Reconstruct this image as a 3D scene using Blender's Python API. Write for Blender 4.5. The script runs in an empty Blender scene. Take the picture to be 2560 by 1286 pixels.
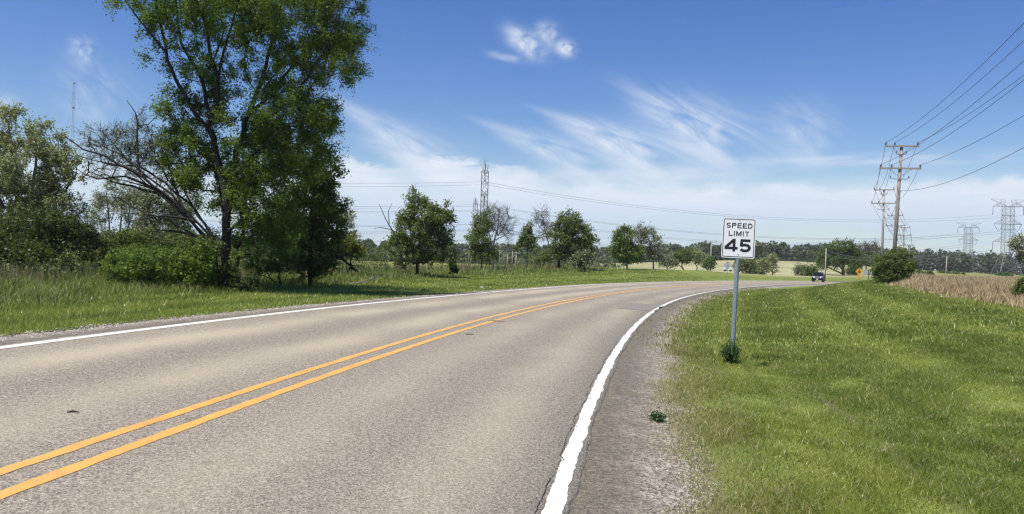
import bpy, math, random
import numpy as np
from mathutils import Vector, Matrix, Euler

C = bpy.context.scene.collection
SC = bpy.context.scene
rng = np.random.default_rng(7)
random.seed(7)
R_ = math.radians

# ------------------------------------------------------------------ camera
FPX, CX, CY, ROLL = 1923.0, 1280.0, 643.0, R_(1.65)
EYE = np.array([0.0, 0.0, 1.6])
cam = bpy.data.cameras.new('camera')
cam.sensor_width = 36.0
cam.lens = 36.0 * FPX / 2560.0
cam.clip_start, cam.clip_end = 0.1, 8000.0
camo = bpy.data.objects.new('camera', cam)
C.objects.link(camo)
camo.matrix_world = Matrix.Translation(Vector(EYE)) @ Matrix.Rotation(R_(90), 4, 'X') @ Matrix.Rotation(ROLL, 4, 'Z')
SC.camera = camo

SUN_EL, SUN_AZ = R_(65), R_(-129)          # azimuth measured from +Y towards +X
SKY_STRENGTH, SUN_STRENGTH, EXPOSURE = 0.086, 4.6, 0.50
SC.view_settings.view_transform = 'Standard'
SC.view_settings.look = 'None'
SC.view_settings.exposure = EXPOSURE
SC.view_settings.gamma = 1.0
SC.view_settings.use_curve_mapping = False
SC.render.engine = 'CYCLES'
SC.cycles.max_bounces = 8
SC.cycles.transparent_max_bounces = 8
SC.cycles.use_denoising = True
SC.cycles.denoiser = 'OPENIMAGEDENOISE'
SC.cycles.denoising_input_passes = 'RGB_ALBEDO_NORMAL'
SC.cycles.denoising_prefilter = 'NONE'
SC.cycles.pixel_filter_type = 'BLACKMAN_HARRIS'
SC.cycles.filter_width = 1.3
SC.cycles.sample_clamp_indirect = 6.0

sun = bpy.data.lights.new('sun', 'SUN')
sun.energy = SUN_STRENGTH
sun.angle = R_(0.53)
sun.color = (1.0, 0.95, 0.86)
suno = bpy.data.objects.new('sun', sun)
C.objects.link(suno)
to_sun = Vector((math.sin(SUN_AZ) * math.cos(SUN_EL), math.cos(SUN_AZ) * math.cos(SUN_EL), math.sin(SUN_EL)))
suno.rotation_euler = to_sun.to_track_quat('Z', 'Y').to_euler()


# ------------------------------------------------------------------ node helpers
class NT:
    def __init__(s, tree):
        s.t = tree
        s.n, s.l = tree.nodes, tree.links

    def new(s, typ, **kw):
        n = s.n.new(typ)
        for k, v in kw.items():
            setattr(n, k, v)
        return n

    def put(s, sock, v):
        if v is None:
            return
        if isinstance(v, bpy.types.NodeSocket):
            s.l.new(v, sock)
        else:
            sock.default_value = v

    def m(s, op, a, b=None, c=None, clamp=False):
        n = s.n.new('ShaderNodeMath')
        n.operation = op
        n.use_clamp = clamp
        for i, v in enumerate((a, b, c)):
            s.put(n.inputs[i], v)
        return n.outputs[0]

    def mix(s, f, a, b, blend='MIX'):
        n = s.n.new('ShaderNodeMix')
        n.data_type = 'RGBA'
        n.blend_type = blend
        s.put(n.inputs['Factor'], f)
        s.put(n.inputs[6], col(a))
        s.put(n.inputs[7], col(b))
        return n.outputs[2]

    def noise(s, vec, scale, detail=2.0, rough=0.5, dist=0.0):
        n = s.n.new('ShaderNodeTexNoise')
        s.put(n.inputs['Vector'], vec)
        n.inputs['Scale'].default_value = scale
        n.inputs['Detail'].default_value = detail
        n.inputs['Roughness'].default_value = rough
        n.inputs['Distortion'].default_value = dist
        return n.outputs['Fac']

    def ramp(s, v, lo, hi, a=0.0, b=1.0):
        n = s.n.new('ShaderNodeMapRange')
        n.interpolation_type = 'SMOOTHSTEP'
        s.put(n.inputs['Value'], v)
        n.inputs['From Min'].default_value = lo
        n.inputs['From Max'].default_value = hi
        n.inputs['To Min'].default_value = a
        n.inputs['To Max'].default_value = b
        return n.outputs[0]

    def attr(s, name):
        n = s.n.new('ShaderNodeAttribute')
        n.attribute_name = name
        return n

    def bump(s, h, strength, dist=0.01):
        n = s.n.new('ShaderNodeBump')
        s.put(n.inputs['Height'], h)
        n.inputs['Strength'].default_value = strength
        n.inputs['Distance'].default_value = dist
        return n.outputs[0]


def col(v):
    if isinstance(v, tuple) and len(v) == 3:
        return (*v, 1.0)
    return v


def material(name):
    mt = bpy.data.materials.new(name)
    mt.use_nodes = True
    t = NT(mt.node_tree)
    bs = mt.node_tree.nodes['Principled BSDF']
    return mt, t, bs


def simple(name, c, rough=0.6, metal=0.0, var=0.12, scale=6.0, bump=0.0, spec=0.5):
    mt, t, bs = material(name)
    pos = t.new('ShaderNodeTexCoord').outputs['Object']
    nz = t.noise(pos, scale, 4.0, 0.6)
    f = t.m('MULTIPLY_ADD', nz, 2 * var, 1 - var)
    cc = t.new('ShaderNodeVectorMath', operation='SCALE')
    cc.inputs[0].default_value = c
    t.put(cc.inputs['Scale'], f)
    t.put(bs.inputs['Base Color'], cc.outputs[0])
    bs.inputs['Roughness'].default_value = rough
    bs.inputs['Metallic'].default_value = metal
    bs.inputs['Specular IOR Level'].default_value = spec
    if bump:
        t.put(bs.inputs['Normal'], t.bump(nz, bump))
    return mt


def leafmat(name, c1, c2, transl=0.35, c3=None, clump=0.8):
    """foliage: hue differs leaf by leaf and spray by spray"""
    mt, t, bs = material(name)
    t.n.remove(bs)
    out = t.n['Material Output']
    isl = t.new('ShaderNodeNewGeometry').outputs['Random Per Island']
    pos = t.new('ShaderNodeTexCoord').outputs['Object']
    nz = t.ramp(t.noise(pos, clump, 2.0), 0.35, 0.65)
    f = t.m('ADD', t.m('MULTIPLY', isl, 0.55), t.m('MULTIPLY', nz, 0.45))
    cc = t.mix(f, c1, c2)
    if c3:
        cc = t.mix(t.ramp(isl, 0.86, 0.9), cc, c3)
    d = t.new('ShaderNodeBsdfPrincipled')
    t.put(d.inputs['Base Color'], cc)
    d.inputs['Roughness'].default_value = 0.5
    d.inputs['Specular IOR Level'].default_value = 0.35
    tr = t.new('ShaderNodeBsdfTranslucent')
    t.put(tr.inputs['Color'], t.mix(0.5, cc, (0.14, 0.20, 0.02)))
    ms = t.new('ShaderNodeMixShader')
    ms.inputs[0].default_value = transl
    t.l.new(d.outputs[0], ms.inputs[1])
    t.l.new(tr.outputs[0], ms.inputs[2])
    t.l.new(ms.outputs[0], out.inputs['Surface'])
    return mt


# ------------------------------------------------------------------ photograph geometry: pixel + distance -> point
def ray(u, v):
    X, Z = (u - CX) / FPX, -(v - CY) / FPX
    c, s = math.cos(ROLL), math.sin(ROLL)
    return X * c - Z * s, X * s + Z * c


def at(u, v, depth):
    x, z = ray(u, v)
    return np.array([x * depth, depth, EYE[2] + z * depth])


def azel(u, v):
    x, z = ray(u, v)
    return math.atan2(x, 1.0), math.atan2(z, math.hypot(x, 1.0))


# ------------------------------------------------------------------ world: Nishita sky with cirrus
world = bpy.data.worlds.new('World')
SC.world = world
world.use_nodes = True
wt = NT(world.node_tree)
bg = world.node_tree.nodes['Background']
sky = wt.new('ShaderNodeTexSky')
sky.sky_type = 'NISHITA'
sky.sun_disc = False
sky.sun_elevation = SUN_EL
sky.sun_rotation = SUN_AZ % (2 * math.pi)
sky.altitude = 250
sky.air_density = 1.12
sky.dust_density = 0.2
sky.ozone_density = 3.0
gen = wt.new('ShaderNodeTexCoord').outputs['Generated']
sx = wt.new('ShaderNodeSeparateXYZ')
wt.l.new(gen, sx.inputs[0])
az = wt.m('ARCTAN2', sx.outputs[0], sx.outputs[1])
el = wt.m('ARCSINE', sx.outputs[2])


def vec2(a, b):
    n = wt.new('ShaderNodeCombineXYZ')
    wt.put(n.inputs[0], a)
    wt.put(n.inputs[1], b)
    return n.outputs[0]


def streak(p0, p1, width, gain, fu=10, fv=60, lo=0.38, hi=0.75, flare=0.0):
    """a cirrus streak between two sky directions, fibres along its length"""
    a0, e0 = azel(*p0)
    a1, e1 = azel(*p1)
    L = math.hypot(a1 - a0, e1 - e0) / 2
    c, s = (a1 - a0) / (2 * L), (e1 - e0) / (2 * L)
    da, de = wt.m('SUBTRACT', az, (a0 + a1) / 2), wt.m('SUBTRACT', el, (e0 + e1) / 2)
    u = wt.m('ADD', wt.m('MULTIPLY', da, c), wt.m('MULTIPLY', de, s))
    v = wt.m('SUBTRACT', wt.m('MULTIPLY', de, c), wt.m('MULTIPLY', da, s))
    vec = vec2(wt.m('MULTIPLY', u, fu), wt.m('MULTIPLY', v, fv))
    nz = wt.noise(vec, 1.0, 5.0, 0.6, 0.8)
    W = width / FPX
    wv = wt.m('MULTIPLY_ADD', u, flare * W / L, W) if flare else W
    g = wt.m('ADD', wt.m('POWER', wt.m('ABSOLUTE', wt.m('DIVIDE', u, L)), 2.5), wt.m('POWER', wt.m('DIVIDE', v, wv), 2.0))
    g = wt.m('EXPONENT', wt.m('MULTIPLY', g, -1.0))
    return wt.m('MULTIPLY', wt.m('MULTIPLY', g, wt.ramp(nz, lo, hi)), gain)


def bank(p0, p1, hgt, soft, gain):
    """a cloud bank with a defined upper edge that fades downwards"""
    a0, e0 = azel(*p0)
    a1, e1 = azel(*p1)
    k = (e1 - e0) / (a1 - a0)
    top = wt.m('MULTIPLY_ADD', wt.m('SUBTRACT', az, a0), k, e0)
    nz = wt.noise(vec2(wt.m('MULTIPLY', az, 14), wt.m('MULTIPLY', el, 40)), 1.0, 5.0, 0.6, 0.5)
    top = wt.m('ADD', top, wt.m('MULTIPLY_ADD', nz, 0.05, -0.025))
    dd = wt.m('SUBTRACT', top, el)
    g = wt.m('MULTIPLY', wt.ramp(dd, -soft / FPX, soft / FPX), wt.ramp(dd, hgt / FPX, 0.3 * hgt / FPX))
    side = wt.m('MULTIPLY', wt.ramp(az, a0 - 0.02, a0 + 0.05), wt.ramp(az, a1 + 0.03, a1 - 0.06))
    nz2 = wt.noise(vec2(wt.m('MULTIPLY', az, 6), wt.m('MULTIPLY', el, 45)), 1.0, 4.0, 0.6, 1.2)
    g = wt.m('MULTIPLY', g, wt.ramp(nz2, 0.25, 0.6, 0.45, 1.0))
    return wt.m('MULTIPLY', wt.m('MULTIPLY', g, side), gain)


layers = [
    streak((850, 258), (1120, 425), 34, 0.70, 7, 34, 0.25, 0.62, 0.6),
    streak((905, 350), (1130, 430), 30, 0.5, 8, 40, 0.3, 0.65, 0.4),
    streak((1230, 318), (1540, 440), 34, 0.75, 7, 34, 0.30, 0.66, 0.6),
    streak((1390, 295), (1700, 425), 42, 0.95, 7, 34, 0.28, 0.64, 0.6),
    streak((1590, 240), (1880, 400), 62, 0.90, 7, 32, 0.32, 0.68, 0.4),
    streak((1945, 285), (2075, 380), 56, 0.6, 9, 28, 0.30, 0.72),
    streak((1780, 312), (1800, 328), 14, 0.6, 34, 44, 0.25, 0.6),
    streak((1270, 80), (1360, 135), 22, 1.1, 24, 34, 0.26, 0.66),
    streak((1345, 70), (1395, 100), 22, 0.75, 30, 36, 0.26, 0.66),
    streak((1390, 115), (1435, 128), 16, 0.85, 38, 60, 0.25, 0.55),
    streak((1225, 135), (1305, 152), 8, 0.5, 20, 60, 0.25, 0.6),
    streak((180, 110), (240, 140), 22, 0.6, 40, 50, 0.35, 0.65),
    streak((170, 160), (300, 300), 60, 0.42, 12, 28, 0.35, 0.75),
    streak((40, 265), (-60, 285), 26, 0.6, 20, 40, 0.25, 0.6),
    streak((1900, 405), (2600, 385), 13, 0.6, 6, 70, 0.3, 0.65),
    streak((1380, 440), (1950, 418), 16, 0.55, 6, 70, 0.28, 0.66),
    bank((790, 385), (1030, 432), 110, 12, 1.0),
    bank((1010, 380), (1380, 436), 120, 10, 1.0),
    bank((1430, 470), (2900, 436), 110, 16, 1.0),
    bank((850, 505), (1750, 436), 140, 26, 0.7),
]
tot = layers[0]
for lay in layers[1:]:
    tot = wt.m('SUBTRACT', 1.0, wt.m('MULTIPLY', wt.m('SUBTRACT', 1.0, tot), wt.m('SUBTRACT', 1.0, wt.m('MINIMUM', lay, 1.0))))
# thin veil that thickens towards the horizon all round, with drawn-out streaks
vn = wt.noise(vec2(wt.m('MULTIPLY', az, 3.0), wt.m('MULTIPLY', el, 34)), 1.0, 5.0, 0.6, 0.6)
veil = wt.m('MULTIPLY', wt.ramp(el, 0.128, 0.050), wt.ramp(vn, 0.25, 0.65, 0.35, 0.95))
veil = wt.m('MULTIPLY', veil, wt.ramp(el, -0.02, 0.03, 0.85, 0.97))
high = wt.m('MULTIPLY', wt.ramp(wt.noise(vec2(wt.m('MULTIPLY', az, 4.0), wt.m('MULTIPLY', el, 9.0)), 1.0, 6.0, 0.62, 1.0), 0.55, 0.9), 0.10)
for extra in (veil, high):
    tot = wt.m('SUBTRACT', 1.0, wt.m('MULTIPLY', wt.m('SUBTRACT', 1.0, tot), wt.m('SUBTRACT', 1.0, extra)))
hs = wt.new('ShaderNodeHueSaturation')
hs.inputs['Hue'].default_value = 0.518
hs.inputs['Saturation'].default_value = 1.36
hs.inputs['Value'].default_value = 1.0
wt.l.new(sky.outputs[0], hs.inputs['Color'])
skyc = wt.new('ShaderNodeVectorMath', operation='SCALE')
wt.l.new(hs.outputs[0], skyc.inputs[0])
skyc.inputs['Scale'].default_value = SKY_STRENGTH
# near the horizon the veil is bluish, higher cloud whiter; both are the cloud's own brightness
cloudc = wt.mix(wt.ramp(el, 0.02, 0.10), (0.385, 0.485, 0.645), (0.60, 0.645, 0.71))
fin = wt.mix(tot, skyc.outputs[0], cloudc)
wt.l.new(fin, bg.inputs['Color'])
bg.inputs['Strength'].default_value = 1.0


# ------------------------------------------------------------------ mesh helpers
def npmesh(name, V, F, mat=None, parent=None, attrs=None, smooth=False, uv=None, link=True):
    V = np.asarray(V, dtype=np.float32).reshape(-1, 3)
    F = np.asarray(F, dtype=np.int32)
    me = bpy.data.meshes.new(name)
    n, k = F.shape
    me.vertices.add(len(V))
    me.vertices.foreach_set('co', V.ravel())
    me.loops.add(n * k)
    me.loops.foreach_set('vertex_index', F.ravel())
    me.polygons.add(n)
    me.polygons.foreach_set('loop_start', np.arange(0, n * k, k, dtype=np.int32))
    if smooth:
        me.polygons.foreach_set('use_smooth', np.ones(n, dtype=bool))
    if attrs:
        for an, av in attrs.items():
            a = me.attributes.new(an, 'FLOAT', 'POINT')
            a.data.foreach_set('value', np.asarray(av, dtype=np.float32))
    if uv is not None:
        ul = me.uv_layers.new(name='UVMap')
        ul.data.foreach_set('uv', np.asarray(uv, dtype=np.float32)[F.ravel()].ravel())
    me.update(calc_edges=True)
    me.validate()
    if mat:
        me.materials.append(mat)
    if not link:
        return me
    o = bpy.data.objects.new(name, me)
    C.objects.link(o)
    if parent:
        o.parent = parent
    return o


class MB:
    """collects polygons of one part, then links them as one mesh object"""
    def __init__(s):
        s.v, s.f = [], []

    def add(s, V, F):
        b = len(s.v)
        s.v += [tuple(map(float, p)) for p in V]
        s.f += [tuple(i + b for i in q) for q in F]
        return s

    def box(s, c, d, rot=None):
        cx, cy, cz = c
        dx, dy, dz = (q / 2 for q in d)
        P = [(-dx, -dy, -dz), (dx, -dy, -dz), (dx, dy, -dz), (-dx, dy, -dz), (-dx, -dy, dz), (dx, -dy, dz), (dx, dy, dz), (-dx, dy, dz)]
        if rot is not None:
            P = [tuple(rot @ Vector(p)) for p in P]
        P = [(p[0] + cx, p[1] + cy, p[2] + cz) for p in P]
        return s.add(P, [(0, 3, 2, 1), (4, 5, 6, 7), (0, 1, 5, 4), (1, 2, 6, 5), (2, 3, 7, 6), (3, 0, 4, 7)])

    def tube(s, pts, rad, sides=6, caps=True):
        pts = [Vector(tuple(map(float, p))) for p in pts]
        if not hasattr(rad, '__len__'):
            rad = [rad] * len(pts)
        b = len(s.v)
        up = Vector((0.13, 0.31, 0.94))
        for i, p in enumerate(pts):
            d = (pts[min(i + 1, len(pts) - 1)] - pts[max(i - 1, 0)]).normalized()
            if abs(d.dot(up)) > 0.97:
                up = Vector((1, 0.1, 0.05)).normalized()
            a = d.cross(up).normalized()
            c = a.cross(d)
            for k in range(sides):
                t = 2 * math.pi * k / sides
                s.v.append(tuple(p + (a * math.cos(t) + c * math.sin(t)) * rad[i]))
        for i in range(len(pts) - 1):
            for k in range(sides):
                k2 = (k + 1) % sides
                s.f.append((b + i * sides + k, b + i * sides + k2, b + (i + 1) * sides + k2, b + (i + 1) * sides + k))
        if caps:
            s.f.append(tuple(b + k for k in range(sides))[::-1])
            s.f.append(tuple(b + (len(pts) - 1) * sides + k for k in range(sides)))
        return s

    def extrude(s, outline, y0, y1):
        """closed outline in (x, z), extruded along y"""
        n = len(outline)
        P = [(x, y0, z) for x, z in outline] + [(x, y1, z) for x, z in outline]
        F = [tuple(range(n)), tuple(range(2 * n - 1, n - 1, -1))]
        F += [(i, i + n, (i + 1) % n + n, (i + 1) % n) for i in range(n)]
        return s.add(P, F)

    def build(s, name, mat, parent=None, smooth=False):
        me = bpy.data.meshes.new(name)
        me.from_pydata(s.v, [], s.f)
        me.validate()
        if smooth:
            me.polygons.foreach_set('use_smooth', [True] * len(me.polygons))
        me.materials.append(mat)
        o = bpy.data.objects.new(name, me)
        C.objects.link(o)
        if parent:
            o.parent = parent
        return o


def tag(o, label=None, cat=None, group=None, kind=None):
    if label:
        o['label'] = label
    if cat:
        o['category'] = cat
    if group:
        o['group'] = group
    if kind:
        o['kind'] = kind
    return o


def empty(name, loc, rz=0.0, label=None, cat=None, group=None):
    o = bpy.data.objects.new(name, None)
    o.empty_display_size = 0.2
    C.objects.link(o)
    o.location = tuple(map(float, loc))
    o.rotation_euler = (0, 0, rz)
    return tag(o, label, cat, group)


def copy_tree(o, parent=None):
    c = o.copy()
    C.objects.link(c)
    c.parent = parent
    for ch in list(o.children):
        copy_tree(ch, c)
    return c


# ------------------------------------------------------------------ road line and terrain
NS = 12
KS = np.linspace(-6, 210, NS)
K_ = np.array([.0049, .0048, .0045, .0036, .0028, .0023, .0022, .0022, .0023, .0024, .0025, .0025])
Z_ = np.array([-1.513, -1.494, -1.642, -1.817, -2.021, -2.217, -2.423, -2.654, -2.898, -3.128, -3.347, -3.56]) + 1.6
E_ = np.array([.074, .054, .0335, .0369, .0339, .0281, .0233, .0225, .0253, .0293, .0318, .0329])
WL, WR = 3.755, 3.351
S0, S1 = -40, 300
RS = np.arange(S0, S1 + 1, 1.0)


def _sm(a):
    return np.convolve(np.pad(a, 7, 'edge'), np.ones(15) / 15, 'valid')


RK, RZ, RE = (_sm(np.interp(RS, KS, q)) for q in (K_, Z_, E_))
RTH = np.concatenate([[0], np.cumsum(RK[:-1])])
_i0 = int(-S0)
RTH += 0.1333 - RTH[_i0]
RX = np.concatenate([[0], np.cumsum(np.sin(RTH[:-1]))])
RY = np.concatenate([[0], np.cumsum(np.cos(RTH[:-1]))])
RX += -3.8015 - RX[_i0]
RY += -RY[_i0]


def road_pt(s, d, dz=0.0):
    """arrays of station s, offset d (right positive) -> points on the road surface"""
    s, d = np.broadcast_arrays(np.asarray(s, float), np.asarray(d, float))
    x, y, z, e, th = (np.interp(s, RS, q) for q in (RX, RY, RZ, RE, RTH))
    return np.stack([x + d * np.cos(th), y - d * np.sin(th), z - e * d + dz], -1)


def sd(x, y):
    x, y = np.asarray(x, float).ravel(), np.asarray(y, float).ravel()
    S, D = np.empty_like(x), np.empty_like(x)
    for i in range(0, len(x), 20000):
        a, b = x[i:i + 20000, None], y[i:i + 20000, None]
        j = ((a - RX[None, ::3]) ** 2 + (b - RY[None, ::3]) ** 2).argmin(1) * 3
        a, b = a[:, 0], b[:, 0]
        th = RTH[j]
        dx, dy = a - RX[j], b - RY[j]
        ds = dx * np.sin(th) + dy * np.cos(th)
        s = RS[j] + np.clip(ds, -3, 3)
        th2 = np.interp(s, RS, RTH)
        dx, dy = a - np.interp(s, RS, RX), b - np.interp(s, RS, RY)
        S[i:i + 20000] = s
        D[i:i + 20000] = dx * np.cos(th2) - dy * np.sin(th2)
    return S, D


def ss(t):
    t = np.clip(t, 0, 1)
    return t * t * (3 - 2 * t)


def wob(x, y, f, seed=0.0):
    return (np.sin(x * f + 1.3 * seed + 1.7 * np.sin(y * f * .71 + seed)) + np.sin(y * f * 1.13 + 2.1 * seed + 1.9 * np.sin(x * f * .83 - seed))) * .5


def ground(x, y, full=False):
    shp = np.shape(x)
    x, y = np.asarray(x, float).ravel(), np.asarray(y, float).ravel()
    S, D = sd(x, y)
    zc, e = np.interp(S, RS, RZ), np.interp(S, RS, RE)
    r = np.hypot(x, y)
    azm = np.arctan2(x, np.maximum(y, 1))
    # right: shallow verge, then a level shelf above the road
    zr = zc - e * 3.6 - 0.10
    right = zr - 0.10 * ss((D - 3.7) / 1.7) + (0.36 - zr + 0.10) * ss((D - 5.2) / 9.5)
    right = right - 0.42 * ss((D - 15.0) / 9.0) * ss((y - 12) / 10)
    zl = zc + e * 4.0 - 0.08
    tl = 0.06 + 0.42 * ss((y - 60) / 50) - 1.15 * ss((y - 102) / 62)
    left = zl - 0.10 * ss((-D - 4) / 1.6) + (tl - zl + 0.10) * ss((-D - 5.0) / 6.0)
    off = np.where(D > 0, right, left)
    hill = 4.4 * np.exp(-((azm - 0.33) / 0.16) ** 2) * ss((r - 150) / 260)
    far = -1.0 + hill + 0.25 * wob(x, y, 0.02, 3)
    w = ss((r - 105) / 120) * ss((np.abs(D) - 10) / 25)
    off = off * (1 - w) + far * w
    off = off + 0.025 * wob(x, y, 0.9, 1) * ss((np.abs(D) - 4.5) / 3) + 0.05 * wob(x, y, 0.23, 2) * ss((np.abs(D) - 6) / 6)
    road = zc - e * D - 0.06
    z = np.where((D > -4.0) & (D < 3.6), road, off)
    if full:
        return z.reshape(shp), S.reshape(shp), D.reshape(shp)
    return z.reshape(shp)


def gz(x, y):
    return float(ground(np.array([x]), np.array([y]))[0])


def rut(x, y, d):
    return np.exp(-((d - 6.45 - 0.07 * wob(x, y, 1.7, 4)) / 0.07) ** 2) * ss((13.5 - y) / 3) * np.clip(0.45 + 0.9 * wob(x, y, 1.3, 6), 0, 1)


def mow(x, y, d):  # bands where leaning blades catch light differently, painted as tone
    q = d + 0.22 * wob(x, y, .13, 5)
    f = .54 + .30 * np.sin(q * 2.13 + 2.0) + .20 * np.sin(q * 4.4 + .6) + .14 * wob(x, y, .7, 9)
    for k, w_, a_ in ((5.85, .13, .5), (7.5, .14, .45), (8.35, .12, .3), (9.7, .16, .5), (11.2, .14, .35), (12.9, .18, .45)):
        f = f - a_ * np.exp(-((q - k) / w_) ** 2)
    return np.clip(f, 0, 1)


def tall_edge(y):
    return -(11.2 - 0.9 * ss((y - 22) / 5) + 3.5 * ss((y - 33) / 25))


# ------------------------------------------------------------------ materials
def m_ground():
    mt, t, bs = material('earth_and_turf')
    pos = t.new('ShaderNodeTexCoord').outputs['Object']
    d = t.attr('road_d').outputs['Fac']
    dry = t.attr('dry').outputs['Fac']
    pale = t.attr('pale').outputs['Fac']
    n1 = t.noise(pos, 0.5, 5.0, 0.62)
    n2 = t.noise(pos, 9.0, 4.0, 0.7)
    n3 = t.noise(pos, 0.06, 3.0, 0.55)
    g = t.mix(t.ramp(n1, 0.35, 0.68), (0.105, 0.15, 0.026), (0.20, 0.225, 0.055))
    g = t.mix(t.ramp(n2, 0.35, 0.75), g, (0.085, 0.115, 0.028))
    # mower passes run with the road; their light and dark sheen is painted in
    g = t.mix(t.m('MULTIPLY', t.attr('mow').outputs['Fac'], 0.5), g, (0.24, 0.27, 0.075))
    dr = t.mix(n2, (0.30, 0.225, 0.125), (0.20, 0.15, 0.085))
    g = t.mix(t.m('MULTIPLY', dry, t.ramp(n1, 0.2, 0.5, 0.7, 1.0)), g, dr)
    pl = t.mix(t.ramp(n3, 0.35, 0.65), (0.36, 0.34, 0.195), (0.26, 0.26, 0.125))
    g = t.mix(pale, g, pl)
    # bare soil and grit beside the road, and in the old wheel rut
    soil = t.mix(t.noise(pos, 30.0, 4.0, 0.7), (0.13, 0.10, 0.07), (0.34, 0.29, 0.23))
    nd = t.m('MULTIPLY_ADD', n1, 0.8, t.m('MULTIPLY_ADD', n2, 0.5, t.m('ABSOLUTE', d)))
    g = t.mix(t.ramp(nd, 5.45, 4.7), g, soil)
    g = t.mix(t.attr('rut').outputs['Fac'], g, (0.10, 0.085, 0.05))
    t.put(bs.inputs['Base Color'], g)
    bs.inputs['Roughness'].default_value = 0.95
    bs.inputs['Specular IOR Level'].default_value = 0.1
    t.put(bs.inputs['Normal'], t.bump(n2, 0.8, 0.06))
    return mt


def vecn(t, d, n1):
    n = t.new('ShaderNodeCombineXYZ')
    t.put(n.inputs[0], t.m('MULTIPLY_ADD', n1, 1.2, t.m('MULTIPLY', d, 1.1)))
    return n.outputs[0]


def m_asphalt(name, c, dark, tracks=True):
    mt, t, bs = material(name)
    pos = t.new('ShaderNodeTexCoord').outputs['Object']
    uv = t.new('ShaderNodeTexCoord').outputs['UV']
    su = t.new('ShaderNodeSeparateXYZ')
    t.l.new(uv, su.inputs[0])
    vor = t.new('ShaderNodeTexVoronoi')
    t.l.new(pos, vor.inputs['Vector'])
    vor.inputs['Scale'].default_value = 125.0
    vor2 = t.new('ShaderNodeTexVoronoi')
    t.l.new(pos, vor2.inputs['Vector'])
    vor2.inputs['Scale'].default_value = 66.0
    sp = t.new('ShaderNodeSeparateColor')
    t.l.new(vor.outputs['Color'], sp.inputs[0])
    sp2 = t.new('ShaderNodeSeparateColor')
    t.l.new(vor2.outputs['Color'], sp2.inputs[0])
    st = t.m('ADD', t.m('MULTIPLY', sp.outputs[0], 0.6), t.m('MULTIPLY', sp2.outputs[1], 0.4))
    cc = t.mix(t.ramp(st, 0.12, 0.9), dark, c)
    cc = t.mix(t.ramp(sp2.outputs[0], 0.93, 0.97, 0, 0.55), cc, (c[0] * 1.45, c[1] * 1.42, c[2] * 1.38))
    cc = t.mix(t.ramp(sp.outputs[1], 0.94, 0.97, 0, 0.75), cc, (0.05, 0.048, 0.045))
    spot = t.noise(pos, 3.1, 3.0, 0.55)
    cc = t.mix(t.ramp(spot, 0.66, 0.74, 0, 0.42), cc, dark)
    big = t.noise(pos, 0.8, 4.0, 0.6)
    cc = t.mix(t.ramp(big, 0.45, 0.75, 0, 0.08), cc, dark)
    if tracks:
        # tyre-polished tracks are paler, the lane middles carry an oily stain
        d = su.outputs[1]
        ng = t.m('MULTIPLY_ADD', t.noise(pos, 0.35, 3.0), 0.7, -0.35)
        dw = t.m('ADD', d, ng)
        for c0, wdt, am in ((-2.75, .42, .6), (-1.05, .42, .6), (0.95, .40, .28), (2.55, .42, .32)):
            q = t.m('DIVIDE', t.m('SUBTRACT', dw, c0), wdt)
            q = t.m('EXPONENT', t.m('MULTIPLY', t.m('MULTIPLY', q, q), -1.0))
            brk = t.ramp(t.noise(pos, 0.22, 2.0), 0.3, 0.65, 0.35, 1.0)
            cc = t.mix(t.m('MULTIPLY', t.m('MULTIPLY', q, am), brk), cc, (c[0] * 1.22, c[1] * 1.22, c[2] * 1.08))
        for c0 in (-1.9, 1.75):
            q = t.m('DIVIDE', t.m('SUBTRACT', dw, c0), 0.35)
            q = t.m('EXPONENT', t.m('MULTIPLY', t.m('MULTIPLY', q, q), -1.0))
            cc = t.mix(t.m('MULTIPLY', q, 0.13), cc, dark)
    t.put(bs.inputs['Base Color'], cc)
    bs.inputs['Roughness'].default_value = 0.85
    bs.inputs['Specular IOR Level'].default_value = 0.25
    t.put(bs.inputs['Normal'], t.bump(t.m('MULTIPLY', vor2.outputs['Distance'], 1.0), 0.5, 0.006))
    return mt


def m_paint(name, c, wear, edge=0.0):
    mt, t, bs = material(name)
    pos = t.new('ShaderNodeTexCoord').outputs['Object']
    n1 = t.noise(pos, 60.0, 4.0, 0.7)
    n2 = t.noise(pos, 2.2, 4.0, 0.6)
    f = t.m('MULTIPLY', t.ramp(n1, 0.50, 0.62), t.ramp(n2, 0.35, 0.68, 0.25, wear))
    cc = t.mix(t.ramp(n2, 0.3, 0.7), c, (c[0] * .86, c[1] * .84, c[2] * .8))
    cc = t.mix(f, cc, (0.22, 0.20, 0.18))
    t.put(bs.inputs['Base Color'], cc)
    bs.inputs['Roughness'].default_value = 0.6
    t.put(bs.inputs['Normal'], t.bump(n1, 0.25, 0.004))
    return mt


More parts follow.
